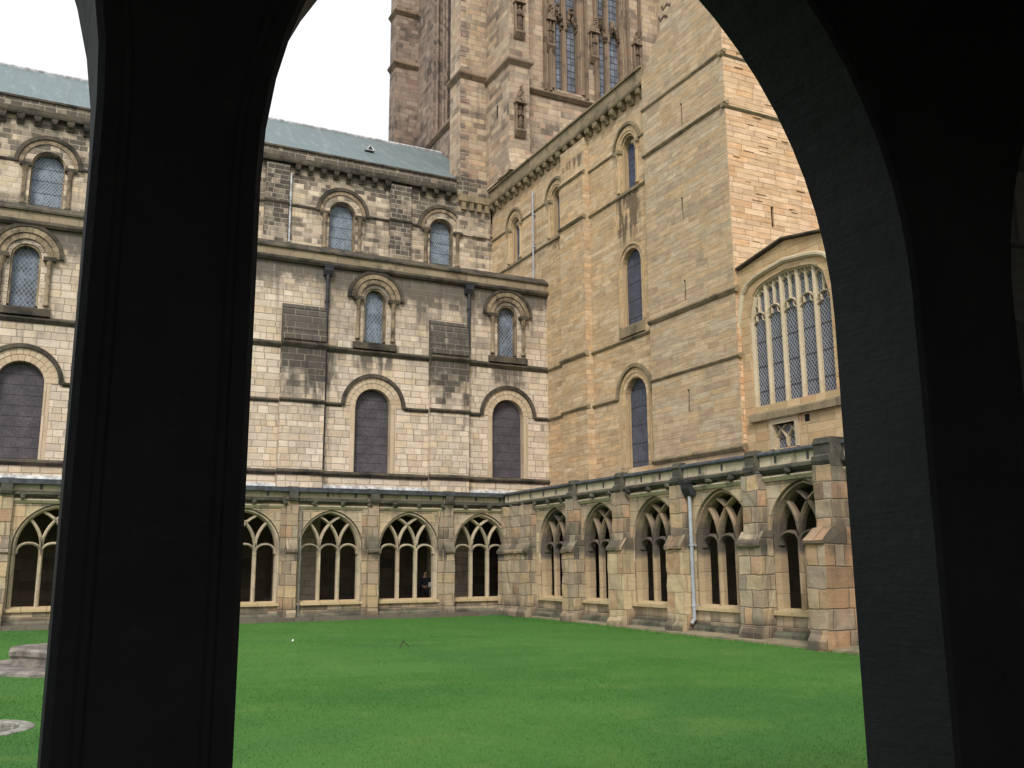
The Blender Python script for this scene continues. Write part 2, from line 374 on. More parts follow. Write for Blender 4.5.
M['cloth'] = simple('dark_cloth', (34, 36, 42), .9, .3)
M['hair'] = simple('brown_hair', (52, 40, 32), .7, .3)
M['twig'] = simple('dry_twig', (70, 60, 44), .9, .3)

def lawn_mat(name, island):
    b = NB(name)
    P = b.pos()
    n1 = b.noise(P, .22, 4, .6); n2 = b.noise(P, 1.1, 5, .65); n3 = b.noise(P, 30, 3, .7)
    c = b.mix(b.smooth(n1, .35, .65), (.054, .160, .026, 1), (.070, .186, .032, 1))
    c = b.mix(b.mth('MULTIPLY', b.smooth(n2, .45, .7), .55), c, (.088, .196, .036, 1))
    c = b.mix(b.mth('MULTIPLY', b.smooth(b.noise(P, .13, 5, .6), .42, .62), .55), c, (.036, .128, .026, 1))
    c = b.mix(b.mth('MULTIPLY', b.smooth(b.noise(P, 5.0, 3, .6), .55, .75), .4), c, (.040, .130, .028, 1))
    c = b.mix(b.mth('MULTIPLY', b.smooth(b.noise(P, .55, 3), .55, .7), .45), c, (.100, .194, .042, 1))
    if island:
        r = b.n('ShaderNodeNewGeometry').outputs['Random Per Island']
        k = b.mth('MULTIPLY_ADD', r, .45, .85)
        b.p.inputs['Specular IOR Level'].default_value = .15
        b.p.inputs['Roughness'].default_value = .7
    else:
        k = b.mth('MULTIPLY_ADD', n3, .5, .7)
        b.bump(n3, .03)
    c = b.mix(1.0, c, b.comb(k, k, k), 'MULTIPLY')
    b.color(c)
    return b.m
M['lawn'] = lawn_mat('lawn_turf', False)
M['grass'] = lawn_mat('grass_blade', True)
M['earth'] = simple('distant_ground', (96, 100, 78), .95, .3, scale=.1)

# ------------------------------------------------------------------ mesh helpers
def frame_pt(fr, u, v, d):
    """fr=('Y',y): south-facing wall, u=x.  fr=('X',x): west-facing wall, u=y.  ('N',y): north-facing. d outward."""
    k, c = fr
    if k == 'Y': return (u, c - d, v)
    if k == 'X': return (c - d, u, v)
    if k == 'N': return (u, c + d, v)

class MB:
    def __init__(s):
        s.v = []; s.f = []; s.m = []; s.uv = []
    def face(s, pts, m=0, uv=None):
        i = len(s.v)
        s.v += [tuple(p) for p in pts]
        s.f.append(tuple(range(i, i + len(pts)))); s.m.append(m); s.uv.append(uv)
    def shell(s, verts, faces, m=0, uvs=None):
        i = len(s.v)
        s.v += [tuple(p) for p in verts]
        for k, f in enumerate(faces):
            s.f.append(tuple(a + i for a in f)); s.m.append(m); s.uv.append(uvs[k] if uvs else None)
    def box(s, x0, x1, y0, y1, z0, z1, m=0):
        v = [(x0, y0, z0), (x1, y0, z0), (x1, y1, z0), (x0, y1, z0), (x0, y0, z1), (x1, y0, z1), (x1, y1, z1), (x0, y1, z1)]
        s.shell(v, [(3, 2, 1, 0), (4, 5, 6, 7), (0, 1, 5, 4), (1, 2, 6, 5), (2, 3, 7, 6), (3, 0, 4, 7)], m)
    def fbox(s, fr, u0, u1, v0, v1, d0, d1, m=0):
        a = frame_pt(fr, u0, v0, d0); b = frame_pt(fr, u1, v1, d1)
        s.box(min(a[0], b[0]), max(a[0], b[0]), min(a[1], b[1]), max(a[1], b[1]), min(a[2], b[2]), max(a[2], b[2]), m)
    def profile(s, fr, u0, u1, prof, m=0):
        """prof: closed polygon of (d, z), extruded along u"""
        n = len(prof)
        v = [frame_pt(fr, u0, z, d) for d, z in prof] + [frame_pt(fr, u1, z, d) for d, z in prof]
        f = [tuple(range(n)), tuple(range(2 * n - 1, n - 1, -1))] + [(i, i + n, (i + 1) % n + n, (i + 1) % n) for i in range(n)]
        s.shell(v, f, m)
    def panel(s, fr, outline, holes, d0, d1, m=0):
        loops = [list(outline)] + [list(h) for h in holes]
        flat = [p for L in loops for p in L]
        tris = tessellate_polygon([[Vector((p[0], p[1], 0)) for p in L] for L in loops])
        n = len(flat)
        v = [frame_pt(fr, p[0], p[1], d1) for p in flat] + [frame_pt(fr, p[0], p[1], d0) for p in flat]
        f = [tuple(t) for t in tris] + [tuple(i + n for i in reversed(t)) for t in tris]
        o = 0
        for L in loops:
            k = len(L)
            for i in range(k):
                a, b = o + i, o + (i + 1) % k
                f.append((a, b, b + n, a + n))
            o += k
        s.shell(v, f, m)
    def ring(s, fr, cu, cv, r0, r1, d0, d1, a0=0.0, a1=180.0, n=16, m=0):
        pts = []
        for i in range(n + 1):
            a = R(a0 + (a1 - a0) * i / n)
            c, q = math.cos(a), math.sin(a)
            pts.append([frame_pt(fr, cu + c * r, cv + q * r, d) for r, d in ((r0, d1), (r1, d1), (r1, d0), (r0, d0))])
        rm = (r0 + r1) / 2
        for i in range(n):
            t0 = R(a0 + (a1 - a0) * i / n) * rm + cu * 3.7; t1 = R(a0 + (a1 - a0) * (i + 1) / n) * rm + cu * 3.7
            A, B = pts[i], pts[i + 1]
            w = r1 - r0; dd = abs(d1 - d0)
            for k, (q0, q1) in enumerate(((0, w), (w, w + dd), (w + dd, 2 * w + dd), (-dd, 0))):
                k2 = (k + 1) % 4
                if k == 3: s.face((A[3], A[0], B[0], B[3]), m, ((t0, q0), (t0, q1), (t1, q1), (t1, q0)))
                else: s.face((A[k], A[k2], B[k2], B[k]), m, ((t0, q0), (t0, q1), (t1, q1), (t1, q0)))
        s.face(pts[0], m); s.face(list(reversed(pts[-1])), m)
    def sweep(s, fr, line, w, d0, d1, m=0, chamfer=.35):
        """bar along a polyline in the wall plane, chamfered on its outer side"""
        n = len(line)
        sec = []
        for i in range(n):
            p = Vector(line[i])
            t = (Vector(line[min(i + 1, n - 1)]) - Vector(line[max(i - 1, 0)])).normalized()
            q = Vector((-t.y, t.x))
            dm = d1 - (d1 - d0) * .4
            prof = ((-w / 2, d0), (-w / 2, dm), (-w / 2 * chamfer, d1), (w / 2 * chamfer, d1), (w / 2, dm), (w / 2, d0))
            sec.append([frame_pt(fr, p.x + q.x * a, p.y + q.y * a, d) for a, d in prof])
        k = 6
        v = [p for q in sec for p in q]
        f = [(i * k + j, i * k + (j + 1) % k, (i + 1) * k + (j + 1) % k, (i + 1) * k + j) for i in range(n - 1) for j in range(k)]
        f += [tuple(range(k)), tuple((n - 1) * k + j for j in reversed(range(k)))]
        s.shell(v, f, m)
    def lathe(s, cx, cy, prof, n=12, m=0, ang=0.0, closed=False):
        if closed: prof = list(prof) + [prof[0]]
        v = []
        for r, z in prof:
            for i in range(n):
                a = 2 * math.pi * i / n + ang
                v.append((cx + r * math.cos(a), cy + r * math.sin(a), z))
        f = [(j * n + i, j * n + (i + 1) % n, (j + 1) * n + (i + 1) % n, (j + 1) * n + i) for j in range(len(prof) - 1) for i in range(n)]
        if not closed: f += [tuple(reversed(range(n))), tuple((len(prof) - 1) * n + i for i in range(n))]
        s.shell(v, f, m)
    def tube(s, pts, r, n=8, m=0):
        pts = [Vector(p) for p in pts]
        v = []
        for i, p in enumerate(pts):
            t = (pts[min(i + 1, len(pts) - 1)] - pts[max(i - 1, 0)]).normalized()
            a = t.orthogonal().normalized() if i == 0 else (a - t * a.dot(t)).normalized()
            b = t.cross(a)
            for k in range(n):
                w = 2 * math.pi * k / n
                v.append(p + a * (r * math.cos(w)) + b * (r * math.sin(w)))
        f = [(j * n + i, j * n + (i + 1) % n, (j + 1) * n + (i + 1) % n, (j + 1) * n + i) for j in range(len(pts) - 1) for i in range(n)]
        f += [tuple(reversed(range(n))), tuple((len(pts) - 1) * n + i for i in range(n))]
        s.shell(v, f, m)
    def blob(s, c, r, n=7, m=0, sq=(1, 1, 1), amp=.25):
        v = []; f = []
        rows = 5
        for j in range(rows + 1):
            th = math.pi * j / rows
            for i in range(n):
                a = 2 * math.pi * i / n
                k = r * (1 + amp * (random.random() - .5) * 2)
                v.append((c[0] + k * math.sin(th) * math.cos(a) * sq[0], c[1] + k * math.sin(th) * math.sin(a) * sq[1], c[2] + k * math.cos(th) * sq[2]))
        for j in range(rows):
            for i in range(n):
                f.append((j * n + i, (j + 1) * n + i, (j + 1) * n + (i + 1) % n, j * n + (i + 1) % n))
        s.shell(v, f, m)
    def build(s, name, mats, parent=None, rough=0.0, cut=.3, smooth=False, bevel=0.0):
        bm = bmesh.new()
        vs = [bm.verts.new(p) for p in s.v]
        uvl = bm.loops.layers.uv.new('UV')
        flag = bm.faces.layers.int.new('hasuv')
        for f, m, uv in zip(s.f, s.m, s.uv):
            try: fa = bm.faces.new([vs[i] for i in f])
            except ValueError: continue
            fa.material_index = m
            if uv:
                fa[flag] = 1
                for lp, q in zip(fa.loops, uv): lp[uvl].uv = q
        bmesh.ops.remove_doubles(bm, verts=bm.verts, dist=.0004)
        bmesh.ops.recalc_face_normals(bm, faces=bm.faces)
        if bevel:
            ed = [e for e in bm.edges if len(e.link_faces) == 2 and e.calc_face_angle(0) > .6]
            bmesh.ops.bevel(bm, geom=ed, offset=bevel, segments=1, affect='EDGES', clamp_overlap=True)
        if rough:
            for _ in range(4):
                ed = [e for e in bm.edges if e.calc_length() > cut]
                if not ed or len(bm.edges) > 20000: break
                bmesh.ops.subdivide_edges(bm, edges=ed, cuts=1, use_grid_fill=True)
        bm.normal_update()
        for fa in bm.faces:
            if fa[flag]: continue
            n = fa.normal
            ax, ay, az = abs(n.x), abs(n.y), abs(n.z)
            for lp in fa.loops:
                p = lp.vert.co
                lp[uvl].uv = (p.x, p.y) if (az >= ax and az >= ay) else ((p.y, p.z) if ax > ay else (p.x, p.z))
        if rough:
            for v in bm.verts:
                q = noise.noise_vector(v.co * 2.1) * rough + noise.noise_vector(v.co * 6.3) * rough * .5
                v.co += q
        me = bpy.data.meshes.new(name)
        bm.to_mesh(me); bm.free()
        for x in (mats if isinstance(mats, (list, tuple)) else [mats]): me.materials.append(x)
        if smooth: me.polygons.foreach_set('use_smooth', [True] * len(me.polygons))
        o = bpy.data.objects.new(name, me)
        COL.objects.link(o)
        if parent: o.parent = parent
        return o

def tag(o, label=None, cat=None, group=None, kind=None):
    if label: o['label'] = label
    if cat: o['category'] = cat
    if group: o['group'] = group
    if kind: o['kind'] = kind
    return o
def thing(name, label, cat, group=None):
    o = bpy.data.objects.new(name, None)
    o.empty_display_size = .3
    COL.objects.link(o)
    return tag(o, label, cat, group)

def round_hole(c, w, z0, spring, n=14):
    return [(c - w, z0), (c + w, z0)] + [(c + w * math.cos(R(180 * i / n)), spring + w * math.sin(R(180 * i / n))) for i in range(n + 1)]
def rect(u0, u1, v0, v1): return [(u0, v0), (u1, v0), (u1, v1), (u0, v1)]
def pointed(c, w, z0, s, Rr, n=10):
    """opening with two-centred arch: half width w, springing s, radius Rr"""
    a_end = math.acos((Rr - w) / Rr)
    right = [(c + w - Rr + Rr * math.cos(a_end * i / n), s + Rr * math.sin(a_end * i / n)) for i in range(n + 1)]
    left = [(2 * c - x, z) for x, z in reversed(right[:-1])]
    return [(c - w, z0), (c + w, z0)] + right + left

def colonnette(fr, u, d, z0, z1, r, parent, mat, mat2, capw=.26, capd=.5):
    a = MB()
    p = frame_pt(fr, u, 0, d)
    a.lathe(p[0], p[1], [(r * 1.5, z0), (r * 1.5, z0 + .08), (r * 1.1, z0 + .16), (r, z0 + .2), (r, z1 - .3), (r * 1.25, z1 - .28), (r, z1 - .25), (r * 1.9, z1)], 10)
    a.fbox(fr, u - capw, u + capw, z1, z1 + .16, d - capd, d + .16, 1)
    return a.build('colonnette', [mat, mat2], parent)

def norman_window(parent, fr, c, w, z0, spring, glassm, ringm, hoodm, sillm, orders, label=None, depth=.55, cols=None, sill=None, chevron=None, jambs=True):
    """orders: list of (r0, r1, d0, d1, mat) arch rings"""
    a = MB()
    mats = [ringm, hoodm]
    for r0, r1, d0, d1, mi, leg in orders:
        a.ring(fr, c, spring, r0, r1, d0, d1, n=max(12, int(r1 * 14)), m=mi)
        if leg is not None:
            for sg in (-1, 1):
                u0, u1 = sorted((c + sg * r0, c + sg * r1))
                zz = spring; k = 0
                while zz > leg + .02:
                    zn = max(leg, zz - .34)
                    a.fbox(fr, u0, u1, zn, zz, d0, d1, mi)
                    zz = zn
    if chevron:
        r, q, d, zb = chevron
        n = 13
        for i in range(n):
            t = R(180 * (i + .5) / n)
            cc = (c + r * math.cos(t), spring + r * math.sin(t))
            tv = (-math.sin(t), math.cos(t)); rv = (math.cos(t), math.sin(t))
            h = math.pi * r / n * .48
            B = [(cc[0] + tv[0] * x + rv[0] * y, cc[1] + tv[1] * x + rv[1] * y) for x, y in ((-h, 0), (0, -q), (h, 0), (0, q))]
            V = [frame_pt(fr, x, y, d) for x, y in B] + [frame_pt(fr, cc[0], cc[1], d + .07)]
            a.shell(V, [(0, 1, 4), (1, 2, 4), (2, 3, 4), (3, 0, 4), (3, 2, 1, 0)], 0)
        zz = spring - .12
        while zz > zb:
            for sg in (-1, 1):
                cc = (c + sg * r, zz)
                V = [frame_pt(fr, cc[0] + x, cc[1] + y, d) for x, y in ((-q, 0), (0, -.12), (q, 0), (0, .12))] + [frame_pt(fr, cc[0], cc[1], d + .07)]
                a.shell(V, [(0, 1, 4), (1, 2, 4), (2, 3, 4), (3, 0, 4), (3, 2, 1, 0)], 0)
            zz -= .25
    o = a.build('window', mats, parent)
    if label: o['label'] = label
    g = MB()
    g.panel(fr, round_hole(c, w + .05, z0 - .02, spring), [], -depth - .04, -depth)
    g.build('glass', glassm, o)
    if sill:
        z_lo, z_hi, hw, d = sill
        b = MB()
        b.profile(fr, c - hw, c + hw, [(-depth, z_lo), (d, z_lo), (d, z_hi - .12), (-depth + .02, z_hi + .06)])
        b.build('sill', sillm, o)
    if cols:
        uo, dd, cz, r, cw, cb = cols
        for sg in (-1, 1):
            colonnette(fr, c + sg * uo, dd, cb, cz, r, o, ringm, hoodm, cw)
    return o

def string_course(parent, fr, u0, u1, z0, z1, d, mat, gaps=(), base=0.0, name='string_course'):
    segs = []
    x = u0
    for g0, g1 in sorted(gaps):
        if g1 < u0 or g0 > u1: continue
        if g0 > x: segs.append((x, g0))
        x = max(x, g1)
    if x < u1: segs.append((x, u1))
    zm = z0 + (z1 - z0) * .45
    o = None
    for s0, s1 in segs:
        if s1 - s0 < .05: continue
        a = MB()
        a.profile(fr, s0, s1, [(base - .1, z0), (base + d * .35, z0), (base + d, zm), (base + d, zm + (z1 - z0) * .2), (base, z1), (base - .1, z1)])
        o = a.build(name, mat, parent, rough=.014, cut=.9)
    return o

def corbel_table(parent, fr, u0, u1, z_lo, z_hi, z_top, d, trim, par, step=.78, gaps=()):
    """overhanging dark course on a row of carved corbels, plain parapet above"""
    a = MB()
    a.profile(fr, u0, u1, [(-.3, z_hi), (d * .9, z_hi), (d, z_hi + .1), (d, z_hi + .28), (d * .75, z_hi + .36), (-.3, z_hi + .36)], 0)
    a.fbox(fr, u0, u1, z_hi + .36, z_top - .1, -.5, d * .7, 1)
    a.profile(fr, u0, u1, [(-.55, z_top - .1), (d * .95, z_top - .1), (d * .95, z_top), (-.5, z_top + .05)], 0)
    o = a.build('corbel_table', [trim, par], parent)
    u = u0 + step * .5
    while u < u1:
        if not any(g0 < u < g1 for g0, g1 in gaps):
            b = MB()
            w = .15 + random.uniform(-.02, .03); h = z_hi - z_lo + random.uniform(-.06, .06)
            b.profile(fr, u - w, u + w, [(-.1, z_hi), (d * .85, z_hi), (d * .85, z_hi - h * .35), (d * .55, z_hi - h * .65), (d * .3, z_hi - h), (-.1, z_hi - h)])
            b.profile(fr, u - w * .7, u + w * .7, [(d * .4, z_hi - h * .3), (d * 1.0, z_hi - h * .35), (d * .9, z_hi - h * .62), (d * .4, z_hi - h * .8)])
            b.build('corbel', trim, o)
        u += step * random.uniform(.95, 1.05)
    return o

def down_pipe(parent, fr, u, d, z0, z1, r, mat, hopper=True, shoe=False):
    a = MB()
    pts = [frame_pt(fr, u, z0, d), frame_pt(fr, u, z1, d)]
    if shoe: pts = [frame_pt(fr, u, z0, d + .12), frame_pt(fr, u, z0 + .14, d)] + pts[1:]
    a.tube(pts, r, 10)
    z = z0 + .5
    while z < z1 - .2:
        p = frame_pt(fr, u, z, d)
        a.lathe(p[0], p[1], [(r * 1.35, z), (r * 1.35, z + .07)], 10)
        a.fbox(fr, u - .1, u + .1, z + .01, z + .05, d - .12, d)
        z += 1.8
    o = a.build('downpipe', mat, parent, smooth=False)
    if hopper:
        b = MB()
        p = frame_pt(fr, u, z1, d)
        b.profile(fr, u - .2, u + .2, [(d - .16, z1 + .32), (d + .18, z1 + .32), (d + .18, z1 + .16), (d + .07, z1 - .06), (d - .16, z1 - .06)])
        b.fbox(fr, u - .23, u + .23, z1 + .32, z1 + .38, d - .16, d + .2)
        b.build('hopper', M['pipe_dark'], o)
    return o

# ------------------------------------------------------------------ ground
def setting(name, mb, mat): return tag(mb.build(name, mat), kind='structure')
g = MB(); g.face([(-1500, -1500, -.06), (1500, -1500, -.06), (1500, 1500, -.06), (-1500, 1500, -.06)])
setting('ground', g, M['earth'])
# lawn: a gently uneven sheet between the walks
LX0, LX1, LY0, LY1 = -36.0, 0.3, -33.7, 0.2
def lawn_h(x, y):
    q = max(0.0, 1 - math.hypot(x + 18.6, y + 22.35) / .8)
    return -.2 * min(1, q * 1.7) + .03 * noise.noise(Vector((x * .16, y * .16, 3.1))) + .012 * noise.noise(Vector((x * .7, y * .7, 1.0)))
def edge_x(y):
    t = max(0.0, min(1.0, -y / 20.0))
    return -.12 - .85 * t + .05 * noise.noise(Vector((0, y * .9, 5)))
nx, ny = 110, 104
lv = [(LX0 + (LX1 - LX0) * i / nx, LY0 + (LY1 - LY0) * j / ny) for j in range(ny + 1) for i in range(nx + 1)]
g = MB()
g.shell([(x, y, lawn_h(x, y)) for x, y in lv], [(j * (nx + 1) + i, j * (nx + 1) + i + 1, (j + 1) * (nx + 1) + i + 1, (j + 1) * (nx + 1) + i) for j in range(ny) for i in range(nx)])
lawn = setting('lawn', g, M['lawn'])
for p in lawn.data.polygons: p.use_smooth = True
# paved margin along the east arcade, standing a little above the turf
g = MB()
N = 60
va = [(edge_x(-33.7 * i / N), -33.7 * i / N) for i in range(N + 1)]
for i in range(N):
    (xa, ya), (xb, yb) = va[i], va[i + 1]
    za, zb = .055, .055
    g.face([(xa, ya, za), (xb, yb, zb), (.1, yb, .12), (.1, ya, .12)])
    g.face([(xa, ya, -.05), (xb, yb, -.05), (xb, yb, zb), (xa, ya, za)])
setting('path', g, M['path'])

# grass blades: many small triangles, denser towards the camera
def make_grass():
    rng = np.random.default_rng(3)
    pts = []
    def scatter(n, x0, x1, y0, y1, h0, h1, w):
        x = rng.uniform(x0, x1, n); y = rng.uniform(y0, y1, n)
        ok = x < -.16 - .85 * np.clip(-y / 20, 0, 1)
        ok &= ((x + 17.05) ** 2 + (y + 14.1) ** 2 > 2.15 ** 2) & ((x + 18.55) ** 2 + (y + 22.4) ** 2 > .78 ** 2)
        x = x[ok]; y = y[ok]; n = len(x)
        h = rng.uniform(h0, h1, n); a = rng.uniform(0, 2 * np.pi, n)
        lx = rng.normal(0, .35, n) * h; ly = rng.normal(0, .35, n) * h
        ww = w * rng.uniform(.6, 1.2, n)
        z = np.array([lawn_h(p, q) for p, q in zip(x, y)]) - .006
        A = np.stack([x - np.cos(a) * ww, y - np.sin(a) * ww, z], 1)
        B = np.stack([x + np.cos(a) * ww, y + np.sin(a) * ww, z], 1)
        C = np.stack([x + lx, y + ly, z + h], 1)
        pts.append(np.stack([A, B, C], 1))
    scatter(170000, -19.5, -5.0, -32.0, -19.0, .014, .032, .006)
    scatter(90000, -21.0, -.2, -24.0, -10.0, .014, .032, .009)
    scatter(40000, -21.0, -.2, -12.0, -.1, .014, .034, .014)
    scatter(9000, -.9, -.1, -33, -.2, .03, .08, .012)
    scatter(7000, -30, -.4, -.5, -.2, .03, .11, .012)
    scatter(5000, -1.3, -.2, -30, -.4, .02, .08, .012)
    T = np.concatenate(pts)
    n = len(T)
    me = bpy.data.meshes.new('grass')
    me.vertices.add(n * 3); me.vertices.foreach_set('co', T.reshape(-1).astype(np.float32))
    me.loops.add(n * 3); me.loops.foreach_set('vertex_index', np.arange(n * 3, dtype=np.int32))
    me.polygons.add(n); me.polygons.foreach_set('loop_start', np.arange(0, n * 3, 3, dtype=np.int32))
    me.update(calc_edges=True)
    me.materials.append(M['grass'])
    o = bpy.data.objects.new('grass', me); COL.objects.link(o)
    tag(o, 'short mown green grass covering the cloister court', 'grass', kind='stuff')
make_grass()

# ------------------------------------------------------------------ nave
NY, CY = 4.13, 10.75
X0 = -40.0
nave = thing('cathedral_nave', 'long pale stone nave with three rows of round arched windows under a grey lead roof', 'church')
FA = ('Y', NY); FC = ('Y', CY)
awin = [-26.3, -19.2, -11.95, -4.65, 2.32]
cwin = [-26.2, -19.05, -11.8, -4.5, 1.38]
holes = [round_hole(c, .9, 6.18, 9.3) for c in awin] + [round_hole(c, .56, 12.3, 14.45) for c in gwin]
a = MB(); a.panel(FA, rect(X0, 4.6, 0.0, 16.3), holes, -.7, 0.0)
a.build('aisle_wall', M['nave'], nave)
a = MB(); a.panel(FC, rect(X0, 4.62, 16.0, 24.0), [round_hole(c, .74, 18.95, 21.08) for c in cwin], -.8, 0.0)
a.build('clerestory_wall', M['clere'], nave)
# dark room behind the windows so that nothing shows through the glass edge
a = MB(); a.box(X0, 4.5, NY + .9, NY + 1.0, 5.6, 16.2); a.build('inner_wall', M['dark_in'], nave)
# ledge on top of the aisle wall: plain band, dark sloped coping
a = MB()
a.profile(FA, X0, 4.6, [(-.6, 15.72), (.16, 15.72), (.24, 15.82), (.24, 15.92), (.14, 15.98), (-.6, 15.98)], 1)
a.fbox(FA, X0, 4.6, 15.98, 16.34, -.6, .12, 0)
a.profile(FA, X0, 4.6, [(-1.0, 16.34), (.22, 16.34), (.22, 16.42), (-.3, 16.78), (-1.0, 16.78)], 1)
a.build('aisle_parapet', [M['trim_lt'], M['trim']], nave, rough=.016, cut=.9)
a = MB(); a.face([(X0, NY + .9, 16.6), (4.6, NY + .9, 16.6), (4.6, CY, 18.95), (X0, CY, 18.95)])
a.build('aisle_roof', M['roof'], nave)
a = MB()
ry = 18.0
V = [(X0, CY - .1, 24.3), (4.3, CY - .1, 24.3), (4.3, ry, 29.42), (X0, ry, 29.42), (X0, 25.2, 24.3), (4.3, 25.2, 24.3)]
a.shell(V, [(0, 1, 2, 3), (3, 2, 5, 4), (0, 3, 4), (1, 5, 2), (0, 4, 5, 1)])
rf = a.build('roof', M['roof'], nave)
a = MB(); a.tube([(X0, ry, 29.45), (4.3, ry, 29.45)], .13, 8); a.build('ridge_roll', M['flash'], rf)
a = MB()
a.shell([(-2.4, 13.6, 26.55), (-1.8, 13.6, 26.55), (-2.1, 13.7, 27.0), (-2.4, 14.5, 26.7), (-1.8, 14.5, 26.7), (-2.1, 14.6, 27.0)], [(0, 1, 2), (0, 2, 5, 3), (1, 4, 5, 2), (3, 5, 4), (0, 3, 4, 1)])
a.shell([(-2.24, 13.58, 26.62), (-1.96, 13.58, 26.62), (-2.1, 13.62, 26.84)], [(0, 1, 2)], 1)
a.build('roof_vent', [M['flash'], M['void']], rf)
# windows
for i, c in enumerate(awin):
    norman_window(nave, FA, c, .87, 6.2, 9.3, M['g_aisle'], M['vous'], M['trim'], M['trim'],
                  [(.86, 1.1, -.62, .012, 0, 6.2), (1.12, 1.36, -.3, .03, 0, None), (1.38, 1.55, -.05, .12, 1, None)], depth=.34)
for i, c in enumerate(gwin):
    norman_window(nave, FA, c, .48, 12.45, 14.45, M['g_gal'], M['vous_dk'], M['trim'], M['trim'],
                  [(.48, .74, -.5, -.05, 0, 12.45), (.76, .98, -.3, .07, 0, None), (1.0, 1.22, -.1, .13, 0, None), (1.24, 1.38, -.05, .17, 1, None)],
                  depth=.36, cols=(.86, .1, 14.32, .085, .24, 12.45), sill=(12.0, 12.4, 1.05, .2), chevron=(.62, .085, -.05, 12.6))
for i, c in enumerate(cwin):
    norman_window(nave, FC, c, .68, 19.05, 21.08, M['g_clere'], M['vous_dk'], M['trim'], M['trim'],
                  [(.68, .86, -.6, -.12, 0, 19.05), (.88, 1.08, -.4, -.02, 0, None), (1.1, 1.3, -.2, .06, 0, None), (1.32, 1.5, -.1, .13, 1, None)],
                  depth=.5, cols=(.98, .04, 20.92, .1, .26, 19.0), sill=(18.8, 19.05, .9, .1))
# string courses
AB = [-30.1, -22.9, -15.55, -8.05, -.95]
string_course(nave, FA, X0, 4.58, 6.0, 6.26, .16, M['trim'], [(c - 1.0, c + 1.0) for c in AB])
string_course(nave, FA, X0, 4.58, 9.2, 9.4, .12, M['trim'], [(c - 1.52, c + 1.52) for c in awin] + [(c - 1.0, c + 1.0) for c in AB])
string_course(nave, FA, X0, 4.58, 11.72, 12.0, .16, M['trim'], [(c - 1.0, c + 1.0) for c in AB])
string_course(nave, FC, X0, 4.58, 21.06, 21.24, .09, M['trim'], [(c - 1.28, c + 1.28) for c in cwin])
# broad flat buttresses with steep black weatherings
for k, c in enumerate(AB):
    b = MB()
    w = .98
    b.profile(FA, c - w, c + w, [(-.05, 0), (.42, 0), (.42, 12.05), (.5, 12.05), (.5, 12.12), (.42, 12.5), (.44, 12.5), (.36, 12.9), (.38, 12.9), (.28, 13.25), (.3, 13.25), (.2, 13.55), (.24, 13.55), (.1, 13.75), (-.05, 13.75)])
    o = b.build('buttress', M['nbutt'], nave)
    string_course(o, FA, c - w - .06, c + w + .06, 6.0, 6.26, .16, M['trim'], base=.42)
    string_course(o, FA, c - w - .05, c + w + .05, 9.2, 9.4, .12, M['trim'], base=.42)
    string_course(o, FA, c - w - .06, c + w + .06, 11.72, 12.0, .16, M['trim'], base=.42)
for c in (-22.5, -15.3, -8.15, -1.2):
    b = MB(); b.fbox(FC, c - .62, c + .62, 17.5, 23.3, -.05, .24)
    o = b.build('pilaster', M['cpil'], nave)
    string_course(o, FC, c - .66, c + .66, 21.06, 21.24, .09, M['trim'], base=.24)
corbel_table(nave, FC, X0, 2.2, 22.95, 23.42, 24.3, .36, M['trim'], M['clere'], .74, [(c - .66, c + .66) for c in (-22.5, -15.3, -8.15, -1.2)])
for u in (-21.7, -7.02, .12):
    down_pipe(nave, FA, u, .16, 12.2 if u > -1 else 6.3, 15.35, .085, M['pipe_dark'])
down_pipe(nave, FC, -7.42, .14, 19.0, 22.9, .055, M['flash'], hopper=False)

# ------------------------------------------------------------------ transept
TX = 4.6
FT = ('X', TX)
tr = thing('transept', 'tall ochre stone transept with slim round arched windows right of the nave', 'church')
twc = [(7.75, .46), (3.0, .46), (-3.68, .5)]
holes = [round_hole(c, w + .1, 18.75, 20.85) for c, w in twc] + [round_hole(-3.72, .74, 12.45, 15.2), round_hole(-3.72, .84, 6.15, 9.25)]
a = MB(); a.panel(FT, rect(-10.7, 11.0, 0.0, 23.2), holes, -.9, 0.0)
a.build('west_wall', M['trans'], tr)
a = MB(); a.box(TX + 1.2, TX + 1.3, -10.5, 10.8, 5.6, 23.0); a.build('inner_wall', M['dark_in'], tr)
for c, w in twc:
    norman_window(tr, FT, c, w, 18.8, 20.85, M['g_blue'], M['tvous'], M['ttrim'], M['ttrim'],
                  [(w, w + .2, -.85, -.1, 0, 18.8), (w + .22, w + .44, -.3, .03, 0, None), (w + .48, w + .62, -.08, .1, 1, None)],
                  depth=.4, cols=(w + .26, -.02, 20.7, .09, .22, 18.8), sill=(18.55, 18.8, w + .4, .1))
norman_window(tr, FT, -3.72, .72, 12.5, 15.2, M['g_trans'], M['tvous'], M['ttrim'], M['ttrim'],
              [(.72, .9, -.85, -.03, 0, 12.5), (.92, 1.02, -.08, .05, 0, 12.5)], depth=.26, sill=(11.95, 12.5, .95, .12))
norman_window(tr, FT, -3.72, .80, 6.2, 9.25, M['g_trans'], M['tvous'], M['ttrim'], M['ttrim'],
              [(.80, 1.0, -.85, -.03, 0, 6.2), (1.02, 1.2, -.12, .03, 0, 6.2), (1.26, 1.42, -.06, .11, 1, None)], depth=.3)
TB = [(.85, 1.15)]
string_course(tr, FT, -5.4, 11.0, 18.52, 18.7, .09, M['ttrim'], [(-.3, 2.0)])
string_course(tr, FT, -5.4, 11.0, 20.82, 20.98, .07, M['ttrim'], [(c - w - .5, c + w + .5) for c, w in twc] + [(-.3, 2.0)])
string_course(tr, FT, -5.4, 4.1, 11.74, 11.93, .1, M['ttrim'], [(-.3, 2.0)])
